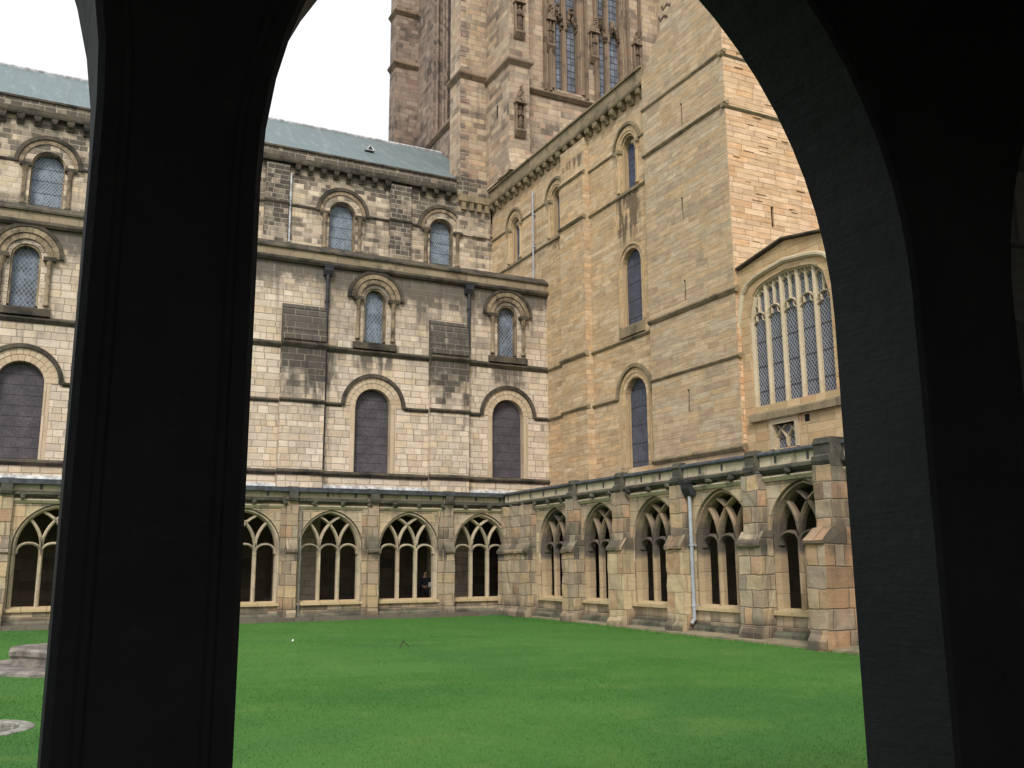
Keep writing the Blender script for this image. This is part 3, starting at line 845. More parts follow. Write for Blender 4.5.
string_course(tr, FT, -5.4, 4.1, 9.2, 9.38, .10, M['ttrim'], [(-.3, 2.0), (-5.1, -2.3)])
b = MB(); b.profile(FT, -.3, 2.0, [(-.05, 0), (.36, 0), (.36, 20.95), (.26, 21.15), (.26, 22.7), (-.05, 22.7)])
o = b.build('buttress', M['trans'], tr)
for z0, z1, d in ((18.5, 18.72, .12), (11.7, 11.95, .13), (9.2, 9.38, .1), (20.8, 21.0, .08)):
    string_course(o, FT, -.36, 2.06, z0, z1, d, M['ttrim'], base=.36)
corbel_table(tr, FT, -5.4, 10.6, 22.6, 23.0, 23.95, .36, M['ttrim'], M['ttrim'], .72)
down_pipe(tr, FT, 5.3, .14, 16.5, 22.0, .05, M['pipe_grey'], hopper=False)
# corner stair turret
FU = ('X', 4.3)
a = MB()
a.panel(FU, [(-10.85, 0), (-5.4, 0), (-5.4, 23.3), (-6.9, 24.75), (-6.95, 32.0), (-10.85, 32.0)],
        [rect(-8.2, -8.08, 19.75, 20.8), rect(-8.0, -7.88, 15.75, 16.75), rect(-7.95, -7.83, 12.4, 13.25), rect(-7.9, -7.78, 7.9, 8.8)], -1.4, 0.0)
tu = a.build('stair_turret', M['turret'], tr)
a = MB(); a.box(4.3 + .07, 4.3 + .09, -8.6, -7.5, 7, 21.2); a.build('slit_backing', M['void'], tu)  # dark plate just behind the face, paints the shade in the slits
for z0, z1, d in ((21.64, 21.8, .07), (19.46, 19.64, .1), (11.95, 12.2, .12), (9.48, 9.64, .08), (6.05, 6.32, .14)):
    string_course(tu, FU, -10.98, -5.36, z0, z1, d, M['ttrim'])
# south face of the transept
FS = ('Y', -10.85)
a = MB(); a.panel(FS, rect(4.34, 22, 0, 32.0), [rect(6.3, 6.44, 14.8, 15.65)], -.9, .012)
so_ = a.build('south_wall', M['south'], tr)
a = MB(); a.box(6.0, 6.8, -10.78, -10.76, 14.5, 16); a.build('slit_backing', M['void'], so_)  # dark plate that gives the slit its shade by colour
for z0, z1, d in ((21.52, 21.68, .08), (19.34, 19.5, .1)):
    string_course(so_, FS, 4.16, 22, z0, z1, d, M['ttrim'])
# eroded flat patches and a few proud stones on the sunlit face
for _ in range(34):
    u = random.uniform(4.5, 8.0); z = random.uniform(13, 23); w = random.uniform(.25, .6)
    a = MB(); a.fbox(FS, u, u + w, z, z + random.uniform(.05, .1), 0, random.uniform(.03, .06))
    a.build('proud_stone', M['south'], so_)
# eroded dark scar of a lost ornament high on the turret
for i in range(5):
    y = -7.25 - .22 * i + random.uniform(-.08, .08); z = 25.2 + i * .42
    a = MB(); a.sweep(FU, [(y - .3, z - .1), (y - .05, z + .12), (y + .2, z), (y + .32, z + .2)], .12, 0, .03)
    a.build('scar_ornament', M['statue'], tu)
a = MB(); a.box(4.6, 22, -10.7, 27, 23.0, 23.3); a.build('roof', M['lead'], tr)

# ------------------------------------------------------------------ crossing tower
tw = thing('crossing_tower', 'huge brown stone tower with tall paired lattice windows rising behind nave and transept', 'tower')
TYS, TXW = 9.0, 4.25
FTS = ('Y', TYS); FTW = ('X', TXW)
lights = [(8.16, 8.72), (9.04, 9.76), (11.34, 11.9), (12.2, 12.94)]
def tlight(u0, u1, z0=30.75, z1=47.0): return rect(u0, u1, z0, z1)
a = MB(); a.panel(FTS, rect(4.75, 17.2, 22, 52), [rect(8.0, 9.95, 30.7, 47), rect(11.15, 13.12, 30.7, 47)], -1.2, 0)
a.build('south_wall', M['tower'], tw)
a = MB(); a.panel(FTW, rect(10.75, 26.5, 22, 52), [rect(15.9, 19.6, 31.4, 47)], -1.2, .015)
ww = a.build('west_wall', M['tower_w'], tw)
a = MB(); a.box(17.2, 17.6, 9.0, 27.0, 22, 52); a.box(4.3, 17.4, 26.6, 27.0, 22, 52); a.build('far_wall', M['tower'], tw)
# west bell window: stepped shafts and dark louvred lights
a = MB(); a.panel(FTW, rect(15.9, 19.6, 31.4, 47), [], -1.0, -.9); wg = a.build('window', M['g_tower'], tw)
a = MB()
for u in (16.05, 16.5, 17.3, 17.75, 18.2, 19.0, 19.45):
    p = frame_pt(FTW, u, 0, -.25 if u in (16.05, 17.75, 19.45) else -.55)
    a.lathe(p[0], p[1], [(.16, 31.4), (.1, 31.7), (.1, 46.5), (.16, 47)], 8)
a.build('shaft', M['tower_w'], wg)
# south windows: two lights each, ogee transom heads with dark crockets
for (w0, w1), pair in (((8.0, 9.95), lights[:2]), ((11.15, 13.12), lights[2:])):
    a = MB()
    for u0, u1, d0, d1 in ((w0, pair[0][0], -.5, -.06), (w1, pair[1][1], -.5, -.06), (pair[0][1], pair[1][0], -.5, -.2)):
        a.fbox(FTS, min(u0, u1), max(u0, u1), 30.7, 47, d0, d1)
    for u in (w0 - .12, w1 + .12, (pair[0][1] + pair[1][0]) / 2):
        p = frame_pt(FTS, u, 0, .02 if u < w0 or u > w1 else -.24)
        a.lathe(p[0], p[1], [(.13, 30.7), (.085, 31.0), (.085, 46.8), (.13, 47)], 8)
    a.profile(FTS, w0, w1, [(-.5, 30.2), (.05, 30.2), (.05, 30.55), (-.5, 30.95)])
    wo = a.build('window', M['wtrim'], tw)
    g = MB(); g.fbox(FTS, w0, w1, 30.6, 47, -.48, -.4); g.build('glass', M['g_tower'], wo)
    for u0, u1 in pair:
        c = (u0 + u1) / 2; w = (u1 - u0) / 2
        t = MB()
        arc = [(c - w * 1.02, 35.0), (c - w * .85, 35.5), (c - w * .35, 35.85), (c - .02, 36.6)]
        t.sweep(FTS, arc, .14, -.4, -.14); t.sweep(FTS, [(2 * c - x, z) for x, z in arc], .14, -.4, -.14)
        t.build('transom', M['wtrim'], wo)
        for q in range(12):
            k = MB()
            s_ = random.uniform(-1.1, 1.1)
            k.blob(frame_pt(FTS, c + s_ * w, 35.1 + (1 - abs(s_)) * 1.3 + random.uniform(-.15, .25), -.12), random.uniform(.08, .15))
            k.build('crocket', M['statue'], wo)
string_course(tw, FTS, 5.4, 17.2, 30.0, 30.42, .28, M['wtrim'])
string_course(tw, FTW, 12.3, 24.0, 30.7, 31.1, .25, M['wtrim'])
# shafts between window bays + niche surrounds
for u in (7.35, 8.0 - .3, 10.3, 11.0, 13.5, 14.45):
    a = MB()
    a.fbox(FTS, u - .1, u + .1, 30.4, 50, -.05, .16)
    p = frame_pt(FTS, u, 0, .17); a.lathe(p[0], p[1], [(.07, 30.45), (.07, 50)], 8)
    a.build('shaft', M['wtrim'], tw)
# angle buttresses
def tower_buttress(x0, x1, y0, y1, zs, mat):
    a = MB(); a.box(x0, x1, y0, y1, zs, 52); return a.build('buttress', mat, tw, rough=.02, cut=1.2)
bA = tower_buttress(2.5, 4.3, 10.7, 12.3, 21.5, M['tower'])
bB = tower_buttress(4.2, 5.5, 7.53, 10.66, 24.0, M['tower'])
bC = tower_buttress(2.5, 4.33, 22.7, 24.0, 21.5, M['tower_w'])
bD = tower_buttress(15.9, 17.3, 7.53, 9.1, 21.5, M['tower'])
def belt(parent, x0, x1, y0, y1, z):
    a = MB(); e = .22
    def q(e_, z_): return [(x0 - e_, y0 - e_, z_), (x1 + e_, y0 - e_, z_), (x1 + e_, y1 + .05, z_), (x0 - e_, y1 + .05, z_)]
    V = q(.02, z - .15) + q(e, z + .1) + q(e, z + .2) + q(.02, z + .5)
    f = [(3, 2, 1, 0), (12, 13, 14, 15)] + [(k * 4 + i, k * 4 + (i + 1) % 4, k * 4 + 4 + (i + 1) % 4, k * 4 + 4 + i) for k in range(3) for i in range(4)]
    a.shell(V, f); a.build('string_course', M['wtrim'], parent)
belt(bA, 2.5, 4.2, 10.7, 12.25, 31.1); belt(bB, 4.25, 5.5, 7.53, 10.6, 30.8)
belt(bC, 2.5, 4.2, 22.7, 23.9, 38.0); belt(bC, 2.5, 4.2, 22.7, 23.9, 42.2); belt(bA, 2.5, 4.2, 10.7, 12.25, 38.9); belt(bB, 4.25, 5.5, 7.53, 10.6, 38.7)
# quoins of darker long-and-short stones on the west edge
z = 24.7
while z < 44:
    w = random.choice((.32, .55)); a = MB(); a.box(2.485, 2.5 + w, 10.675, 10.72, z, z + .3)
    a.build('quoin', M['tower_w'], bA)
    z += random.choice((.34, .68, 1.0))
# rubble offset foot and pale block below
a = MB(); a.box(2.25, 4.45, 10.6, 12.4, 21.0, 24.6); a.build('foot', M['clere'], bA, rough=.05, cut=.5)
a = MB(); a.profile(('Y', 7.53), 4.12, 5.7, [(-1.5, 24.02), (.3, 24.02), (.26, 24.5), (.1, 25.0), (-.05, 25.4), (-1.5, 25.4)]); a.build('foot', M['tower'], bB, rough=.06, cut=.4)
a = MB(); a.profile(('Y', 10.62), 2.3, 4.3, [(-.1, 22.75), (.25, 23.0), (.25, 23.4), (-.1, 23.4)])
for u in (2.5, 3.0, 3.5, 4.0): a.fbox(('Y', 10.62), u, u + .26, 22.5, 23.0, -.05, .2)
a.build('corbel_table', M['ttrim'], bA)
# slits
a = MB(); a.box(4.19, 4.26, 9.05, 9.2, 28.0, 28.8); a.build('slit', M['void'], bB)  # solid dark box, shade of a slit painted as colour

def niche(fr, u, z0, z1, w, parent, d=.0):
    a = MB()
    for sg in (-1, 1): a.fbox(fr, u + sg * w - .05, u + sg * w + .05, z0 - .1, z1, d, d + .22)
    a.profile(fr, u - w - .06, u + w + .06, [(d, z0 - .5), (d + .12, z0 - .42), (d + .34, z0 - .12), (d + .34, z0), (d, z0)])
    # gabled canopy with finial
    V = [frame_pt(fr, u - w - .12, z1, d), frame_pt(fr, u + w + .12, z1, d), frame_pt(fr, u + w + .12, z1, d + .36), frame_pt(fr, u - w - .12, z1, d + .36), frame_pt(fr, u, z1 + 1.0, d), frame_pt(fr, u, z1 + .8, d + .3)]
    a.shell(V, [(0, 1, 2, 3), (3, 2, 5), (1, 4, 5, 2), (0, 3, 5, 4), (0, 4, 1)])
    for k in range(7): a.blob(frame_pt(fr, u + random.uniform(-w, w) * (1 - k / 8), z1 + .1 + k * .15, d + .3), .1)
    return a.build('niche', M['wtrim'], parent)
def statue(fr, u, z0, h, d, label):
    """robed standing figure: continuous lathe-like body with shoulders, head, folded arms"""
    x, y, _ = frame_pt(fr, u, 0, d)
    a = MB()
    secs = [(0, .17, .13), (.1, .19, .14), (.35, .16, .12), (.55, .155, .115), (.7, .18, .12), (.79, .2, .12), (.835, .1, .08), (.86, .06, .06), (.88, .075, .085), (.92, .09, .1), (.97, .08, .09), (1.0, .03, .03)]
    n = 12; V = []
    for t, rx, ry_ in secs:
        for i in range(n):
            an = 2 * math.pi * i / n
            fold = 1 + (.08 * math.sin(an * 5) if t < .6 else 0)
            V.append((x + rx * h * .62 * math.cos(an) * fold, y + ry_ * h * .62 * math.sin(an) * fold, z0 + t * h))
    f = [(j * n + i, j * n + (i + 1) % n, (j + 1) * n + (i + 1) % n, (j + 1) * n + i) for j in range(len(secs) - 1) for i in range(n)]
    f += [tuple(reversed(range(n))), tuple((len(secs) - 1) * n + i for i in range(n))]
    a.shell(V, f)
    for sg in (-1, 1):
        s0 = Vector(frame_pt(fr, u + sg * .115 * h, z0 + .74 * h, d)); e0 = Vector(frame_pt(fr, u + sg * .12 * h, z0 + .58 * h, d + .05)); h0 = Vector(frame_pt(fr, u + sg * .01 * h, z0 + .62 * h, d + .1 * h))
        a.tube([s0, e0, h0], .035 * h, 6)
    o = a.build('statue', M['statue'], None, smooth=True)
    tag(o, label, 'statue', 'statues in tower niches')
FB = ('Y', 7.53)
niche(FB, 4.82, 26.6, 28.2, .26, bB); statue(FB, 4.82, 26.6, 1.45, .16, 'lowest weathered statue, in a canopied niche on the tower corner buttress below its string course')
niche(FB, 4.82, 32.8, 34.6, .26, bB); statue(FB, 4.82, 32.8, 1.7, .16, 'dark statue high on the tower corner buttress above its string course')
for u, lb in ((7.72, 'statue on the tower left of both tall lattice windows'), (10.86, 'statue on the tower pier between the two tall lattice windows'), (14.12, 'statue on the tower right of both tall lattice windows, beside the turret edge')):
    niche(FTS, u, 33.5, 35.1, .22, tw, .0); statue(FTS, u, 33.5, 1.5, .16, lb)

# ------------------------------------------------------------------ gabled range south of the transept
FL = ('X', 4.5)
lib = thing('gabled_range', 'low gabled stone range with one broad five light window, behind the right hand arcade', 'building')
WC, WW = -13.3, 1.98
def depressed(c, w, z0, s, rise, n=16):
    pts = [(c - w, z0), (c + w, z0)]
    for i in range(n + 1):
        t = i / n
        x = 1 - 2 * t
        z = (1 - abs(x) ** 6) ** .5 * .84 + (1 - abs(x)) * .16
        pts.append((c + w * x, s + rise * z))
    return pts
wl = depressed(WC, WW, 7.55, 10.7, 1.45)
a = MB()
a.panel(FL, [(-17.4, 0), (-10.86, 0), (-10.86, 12.75), (-13.35, 13.18), (-17.4, 12.5)], [wl, rect(-13.35, -12.25, 5.95, 6.8)], -.8, 0)
a.panel(FL, [(-33.0, 0), (-17.41, 0), (-17.41, 12.2), (-33, 12.2)], [], -.8, -.05)
a.build('west_wall', M['lib'], lib)
a = MB(); a.box(5.5, 5.6, -20, -10.9, 5, 12.4); a.build('inner_wall', M['dark_in'], lib)
a = MB(); a.shell([(4.6, -10.95, 12.7), (4.6, -13.35, 13.1), (4.6, -17.4, 12.4), (16, -10.95, 12.7), (16, -13.35, 13.1), (16, -17.4, 12.4)], [(0, 1, 4, 3), (1, 2, 5, 4)]); a.build('roof', M['lead'], lib)
a = MB()
a.sweep(FL, [(-17.4, 12.56), (-13.35, 13.26), (-10.9, 12.84)], .17, -.7, .16); a.build('coping', M['trim'], lib)
win = MB()
hd = depressed(WC, WW + .55, 10.5, 10.62, 1.85)[2:]
win.sweep(FL, [(hd[0][0], 10.3)] + hd + [(hd[-1][0], 10.3)], .2, -.05, .13, 0)
inner = depressed(WC, WW - .02, 7.5, 10.7, 1.43)
win.sweep(FL, [inner[1]] + inner[2:] + [inner[0]], .14, -.32, -.06, 0)
wo = win.build('window', M['mull'], lib, None)
g = MB(); g.panel(FL, depressed(WC, WW + .05, 7.5, 10.7, 1.5), [], -.3, -.25); g.build('glass', M['g_lib'], wo)
a = MB(); a.profile(FL, WC - 2.3, WC + 2.1, [(-.5, 7.0), (.16, 7.0), (.16, 7.22), (-.45, 7.62)]); a.build('sill', M['ttrim'], wo)
def arch_z(u):
    pts = inner[2:]
    for (x1, z1), (x0, z0_) in zip(pts[:-1], pts[1:]):
        if x0 <= u <= x1: return z0_ + (z1 - z0_) * (u - x0) / (x1 - x0 + 1e-9)
    return 10.7
lw = 2 * WW / 5
for i in range(1, 5):
    u = WC - WW + lw * i
    a = MB(); a.sweep(FL, [(u, 7.55), (u, arch_z(u))], .13, -.27, -.08); a.build('mullion', M['mull'], wo)
a = MB()
for i in range(5):
    c = WC - WW + lw * (i + .5)
    hz = min(10.6, arch_z(c) - .95) if i in (0, 4) else 10.72
    hh = [(c + lw * .46 * math.cos(R(t)), hz + lw * .5 * math.sin(R(t))) for t in range(0, 181, 20)]
    a.sweep(FL, hh, .075, -.26, -.12)
    a.sweep(FL, [(c, hz + lw * .48), (c, arch_z(c))], .065, -.26, -.12)
    for sg in (-1, 1):
        a.sweep(FL, [(c + sg * lw * .44, hz - .02), (c + sg * lw * .2, hz + lw * .14), (c + sg * lw * .2, hz + lw * .38)], .05, -.26, -.14)
        cc = c + sg * lw * .23; z = arch_z(cc) - .12
        a.sweep(FL, [(cc - lw * .2, z - .14), (cc, z + .02), (cc + lw * .2, z - .14)], .055, -.26, -.13)
a.build('tracery', M['mull'], wo)
# small square-headed two light window under it
a = MB()
a.fbox(FL, -13.5, -13.33, 5.95, 6.98, -.3, .05); a.fbox(FL, -12.27, -12.1, 5.95, 6.98, -.3, .05); a.fbox(FL, -13.33, -12.27, 6.8, 6.98, -.3, .05); a.fbox(FL, -13.6, -12.0, 6.98, 7.08, -.3, .12)
w2 = a.build('window', M['mull'], lib)
a = MB(); a.fbox(FL, -13.35, -12.25, 5.95, 6.8, -.26, -.22); a.build('glass', M['g_lib'], w2)
a = MB()
for c in (-13.07, -12.53):
    a.sweep(FL, [(c - .27, 6.0), (c - .24, 6.35), (c, 6.62), (c + .24, 6.35), (c + .27, 6.0)], .07, -.22, -.08)
    a.sweep(FL, [(c - .2, 6.78), (c, 6.6), (c + .2, 6.78)], .05, -.22, -.1)
a.build('tracery', M['mull'], w2)
a = MB(); a.fbox(FL, -14.0, -13.8, 6.7, 6.95, -.02, .004); a.build('vent_hole', M['void'], lib)  # flat dark plate, the shade of a hole put into colour

# ------------------------------------------------------------------ cloister arcades
SP, WH, RA = 2.76, 1.18, 1.385       # springing, half width, arc radius
def arcs(c, w=WH, Rr=RA, s=SP, shift=0.0):
    return pointed(c, w, s, s, Rr)[1:]
def tracery_window(parent, fr, c, z0):
    TM = M['trac'] if fr[0] == 'Y' else M['trac_e']
    """three lights with intersecting tracery, standing inside the wall opening"""
    a = MB()
    ring = pointed(c, WH + .085, z0, SP, RA + .085, 12)
    path = [ring[1]] + ring[2:] + [ring[0]]
    a.sweep(fr, path, .17, -.5, -.08, 0)
    o = a.build('traceried_window', TM, parent)
    m = WH / 3
    for sg in (-1, 1):
        b = MB(); b.sweep(fr, [(c + sg * m, z0), (c + sg * m, SP + .04)], .145, -.4, -.18, 0, .4); b.build('mullion', TM, o)
    t = MB()
    for q in (-m, m):
        for sg in (-1, 1):
            cx = q + sg * RA; xe = (q + sg * WH) / 2
            aend = math.acos(max(-1, min(1, abs(cx - xe) / RA)))
            L = [(c + cx - sg * RA * math.cos(aend * i / 8), SP + RA * math.sin(aend * i / 8)) for i in range(9)]
            t.sweep(fr, L, .115, -.39, -.19, 0, .4)
    for k in (-1, 0, 1):
        cc = c + k * 2 * m
        L = [(cc + (m - .01) * math.cos(R(x)), SP - .2 + .36 * math.sin(R(x)) ** .8 if x not in (0, 180) else SP - .2) for x in range(0, 181, 15)]
        t.sweep(fr, L, .1, -.38, -.2, 0, .4)
    t.build('tracery', TM, o)
    s = MB(); s.profile(fr, c - WH - .16, c + WH + .16, [(-.5, z0 - .14), (.1, z0 - .14), (.1, z0 - .05), (-.3, z0 + .03), (-.5, z0 + .03)]); s.build('sill', M['sill'], o)
    return o

def arcade(root, fr, u0, u1, centres, z0, butts, jog=0.0):
    holes = [pointed(c, WH + .15, z0 - .12, SP, RA + .15, 12) for c in centres]
    a = MB(); a.panel(fr, rect(u0, u1, 0 - .3, 4.62), holes, -.6, 0)
    a.build('wall', M['cloi'], root, rough=.0)
    for c in centres: tracery_window(root, fr, c, z0)
    # plinth course
    a = MB(); a.profile(fr, u0, u1, [(-.1, -.3), (.13, -.3), (.13, .2), (.06, .28), (-.1, .28)]); a.build('plinth', M['plinth'], root, rough=.025, cut=.5)
    # lower moulding, dark string with knobs, pale parapet, lead edge
    a = MB()
    gaps = sorted(butts)
    a.profile(fr, u0, u1, [(-.2, 4.3), (.04, 4.3), (.12, 4.4), (.12, 4.44), (-.2, 4.44)], 0)
    a.profile(fr, u0, u1, [(-.3, 4.52), (.1, 4.52), (.2, 4.6), (.2, 4.66), (.08, 4.72), (-.3, 4.72)], 1)
    a.fbox(fr, u0, u1, 4.72, 5.0, -.45, .06, 2)
    a.profile(fr, u0, u1, [(-.6, 5.0), (.15, 5.0), (.17, 5.05), (.12, 5.13), (-.6, 5.17)], 3)
    par = a.build('parapet', [M['parap'], M['cstring'], M['parap'], M['lead']], root)
    u = u0 + .4
    while u < u1:
        b = MB()
        b.blob(frame_pt(fr, u, 4.52, .15), .11, 7, 0, (1.1, 1.1, .9), .3)
        b.build('boss', M['cstring'], par)
        b = MB(); b.fbox(fr, u + .5, u + .58, 4.78, 4.97, .02, .075); b.build('spout', M['lead'], par)
        u += random.uniform(1.0, 1.25)

# north arcade (in front of the nave)
FN = ('Y', 0.0)
nor = thing('cloister_arcade', 'far cloister arcade of pointed traceried openings at the foot of the nave', 'cloister', 'arcades round the court')
nc = [-1.0 - 3.31 * k for k in range(9)]
arcade(nor, FN, -36.0, 0.3, nc, .72, [])
for k in range(9):
    c = -2.62 - 3.31 * k if k else -2.62
    b = MB()
    w = .22
    b.profile(FN, c - w, c + w, [(-.05, -.3), (.36, -.3), (.36, .3), (.3, .4), (.3, 2.55), (.38, 2.6), (.38, 2.68), (.16, 3.05), (.16, 5.0), (-.05, 5.0)])
    b.fbox(FN, c - w - .2, c - w, -.3, 4.45, -.05, .07)
    o = b.build('buttress', M['cbutt'], nor, rough=.025, cut=.35)
    b = MB(); b.profile(FN, c - w + .04, c + w - .04, [(-.05, 4.6), (.3, 4.6), (.34, 4.7), (.34, 5.0), (.22, 5.16), (-.05, 5.18)]); b.build('cap', M['cstring'], o)
down_pipe(nor, FN, -8.86, .1, .05, 4.3, .03, M['pipe_dull'], hopper=False)
# walk roof, floor
a = MB(); a.shell([(-36, -.35, 5.12), (4.6, -.35, 5.12), (4.6, NY, 5.5), (-36, NY, 5.5), (-36, -.35, 4.95), (4.6, -.35, 4.95), (4.6, NY, 4.95), (-36, NY, 4.95)], [(0, 1, 2, 3), (7, 6, 5, 4), (0, 4, 5, 1), (1, 5, 6, 2), (2, 6, 7, 3), (3, 7, 4, 0)])
a.build('walk_roof', M['lead'], nor)
a = MB(); a.box(-36, 4.6, -.55, NY - .06, -.2, .15); a.build('walk_floor', M['floor'], nor)
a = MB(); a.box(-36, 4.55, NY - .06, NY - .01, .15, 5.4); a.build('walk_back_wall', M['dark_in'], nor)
a = MB(); a.profile(FA, -36, 4.6, [(-.05, 5.45), (.12, 5.45), (.06, 5.62), (-.05, 5.62)]); a.build('flashing', M['flash'], nor)

# east arcade (in front of the transept)
FE = ('X', 0.0)
eas = thing('cloister_arcade', 'right hand cloister arcade with weathered buttresses and a pale downpipe, below the ochre transept', 'cloister', 'arcades round the court')
ec = [-4.62 - 3.37 * k for k in range(9)]
arcade(eas, FE, -34.0, -.35, ec, .84, [])
ebutt = [(-6.33, .45, .42, .4, 0), (-9.58, .47, .42, .4, 1), (-12.9, .43, .4, .36, 1), (-16.42, .45, .44, .42, 0), (-19.46, .32, .98, .57, 2), (-23.2, .45, .42, .4, 0), (-26.6, .45, .42, .4, 1), (-30, .45, .42, .4, 0)]
for k, (c, w, dl, du, kind) in enumerate(ebutt):
    b = MB()
    mt = M['cbutt6'] if kind == 2 else (M['cbutt4'] if kind == 1 else M['cbutt'])
    b.profile(FE, c - w, c + w, [(-.05, -.3), (dl + .12, -.3), (dl + .12, .22), (dl + .02, .34), (dl, .36), (dl, 2.5), (dl + .07, 2.54), (dl + .07, 2.62), (du + .1 if kind == 2 else .26, 2.95), (-.05, 2.95)])
    o = b.build('buttress', mt, eas, rough=.04, cut=.32)
    b = MB()
    wu = w * (.92 if kind == 2 else .74); e = du if kind == 2 else du * .72
    b.profile(FE, c - wu, c + wu, [(-.05, 2.8), (e + .02, 2.8), (e, 3.1), (e, 4.5), (-.05, 4.5)])
    b.build('upper_stage', M['cbutt'], o, rough=.035, cut=.32)
    b = MB()
    q = wu if kind == 2 else wu * .62
    b.profile(FE, c - q, c + q, [(-.05, 4.46), (e - .04, 4.46), (e + .03, 4.6), (e + .03, 4.72), (e - .06, 4.78), (e - .06, 5.0), (e - .02, 5.05), (e - .1, 5.2), (-.05, 5.2)])
    b.build('cap', M['cstring'], o)
# bulky corner buttress
b = MB()
b.profile(FE, -3.1, -.35, [(-.05, -.3), (.52, -.3), (.52, .2), (.42, .32), (.40, 2.5), (.48, 2.54), (.48, 2.62), (.25, 2.95), (.25, 4.5), (-.05, 4.5)])
b.build('buttress', M['cbutt'], eas, rough=.04, cut=.32)
down_pipe(eas, FE, -13.42, .1, .3, 4.2, .06, M['pipe_grey'], hopper=True, shoe=True)
a = MB(); a.shell([(.3, -34, 5.12), (.3, -.4, 5.12), (4.6, -.4, 5.5), (4.6, -34, 5.5), (.3, -34, 4.95), (.3, -.4, 4.95), (4.6, -.4, 4.95), (4.6, -34, 4.95)], [(0, 1, 2, 3), (7, 6, 5, 4), (0, 4, 5, 1), (1, 5, 6, 2), (2, 6, 7, 3), (3, 7, 4, 0)])
a.build('walk_roof', M['lead'], eas)
a = MB(); a.box(.55, 4.5, -36.5, -.56, -.2, .15); a.build('walk_floor', M['floor'], eas)
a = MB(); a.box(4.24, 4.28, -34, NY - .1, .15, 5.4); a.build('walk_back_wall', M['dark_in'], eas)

# near (south) arcade: the dark one the picture is taken from
YI, YO = -34.4, -33.93
sou = thing('cloister_arcade', 'near cloister arcade in deep shade whose dark piers and round arch frame the view', 'cloister', 'arcades round the court')
op = [(-16.19 - 3.14 * k) for k in range(0, 5)]
FO = ('N', YO)
def near_spring(c): return 3.33 if abs(c + 19.33) < .1 else 3.17
def near_arch(c, w=1.345, z0=.95): return pointed(c, w, z0, near_spring(c), 1.8, 14)
a = MB()
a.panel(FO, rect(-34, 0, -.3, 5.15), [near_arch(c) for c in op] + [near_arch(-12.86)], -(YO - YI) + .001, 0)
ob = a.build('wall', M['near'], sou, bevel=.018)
# moulded inner order on the piers: thin roll + fillet each side of every opening, following the arch
for c in op + [-12.86]:
    a = MB()
    L = pointed(c, 1.345 + .075, .95, near_spring(c), 1.875, 14)
    path = [L[1]] + L[2:] + [L[0]]
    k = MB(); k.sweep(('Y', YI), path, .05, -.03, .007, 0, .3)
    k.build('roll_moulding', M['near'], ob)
a = MB(); a.panel(('Y', YI), near_arch(-12.86, 1.36), [], -.36, -.22); a.build('blocked_opening', M['near_panel'], sou, rough=.02, cut=.25)
a = MB()
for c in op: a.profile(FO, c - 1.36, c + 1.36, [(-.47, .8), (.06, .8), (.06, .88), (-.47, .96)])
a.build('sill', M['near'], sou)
a = MB(); a.panel(('N', -39.3), rect(-34, 0, -.2, 5.3), [round_hole(x, .75, 1.6, 3.6) for x in (-29.0, -25.2, -21.4, -17.6, -13.8)], -.3, 0); a.build('walk_back_wall', M['near_in'], sou)  # openings behind the camera are added to bring light to the piers
a = MB(); a.box(-34.3, -34, -39.6, YO, -.2, 5.3); a.box(-10.4, -10.1, -39.6, YI - .0, -.2, 5.3); a.build('end_wall', M['near_in'], sou)
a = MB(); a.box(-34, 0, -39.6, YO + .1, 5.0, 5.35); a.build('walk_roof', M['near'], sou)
a = MB(); a.box(-34, 0, -39.3, YI, .1, .45); a.build('walk_floor', M['drain'], sou)  # unseen floor in pale stone, to bounce light inside the walk

# ------------------------------------------------------------------ basin, drain, person, litter
bas = thing('stone_basin', 'old grey octagonal stone basin on a low slab in the lawn', 'basin')
BX, BY = -17.05, -14.1
def octo(r, z): return [(BX + r * math.cos(R(22.5 + 45 * i)), BY + r * math.sin(R(22.5 + 45 * i)), z) for i in range(8)]
a = MB()
prof = [(1.34, .05), (1.36, .1), (1.4, .24), (1.45, .29), (1.46, .38), (1.42, .42), (1.14, .42), (1.06, .25), (.2, .22)]
V = [p for r_, z_ in prof for p in octo(r_, z_)]
f = [(j * 8 + i, j * 8 + (i + 1) % 8, (j + 1) * 8 + (i + 1) % 8, (j + 1) * 8 + i) for j in range(len(prof) - 1) for i in range(8)] + [tuple(reversed(range(8))), tuple(len(prof) * 8 - 8 + i for i in range(8))]
a.shell(V, f); a.build('bowl', M['basin'], bas, rough=.025, cut=.22)
a = MB()
V = octo(2.2, -.05) + octo(2.2, .05) + octo(2.12, .075)
a.shell(V, [(7, 6, 5, 4, 3, 2, 1, 0), tuple(range(16, 24))] + [(k * 8 + i, k * 8 + (i + 1) % 8, k * 8 + 8 + (i + 1) % 8, k * 8 + 8 + i) for k in range(2) for i in range(8)])
a.build('base_slab', M['basin'], bas, rough=.03, cut=.3)

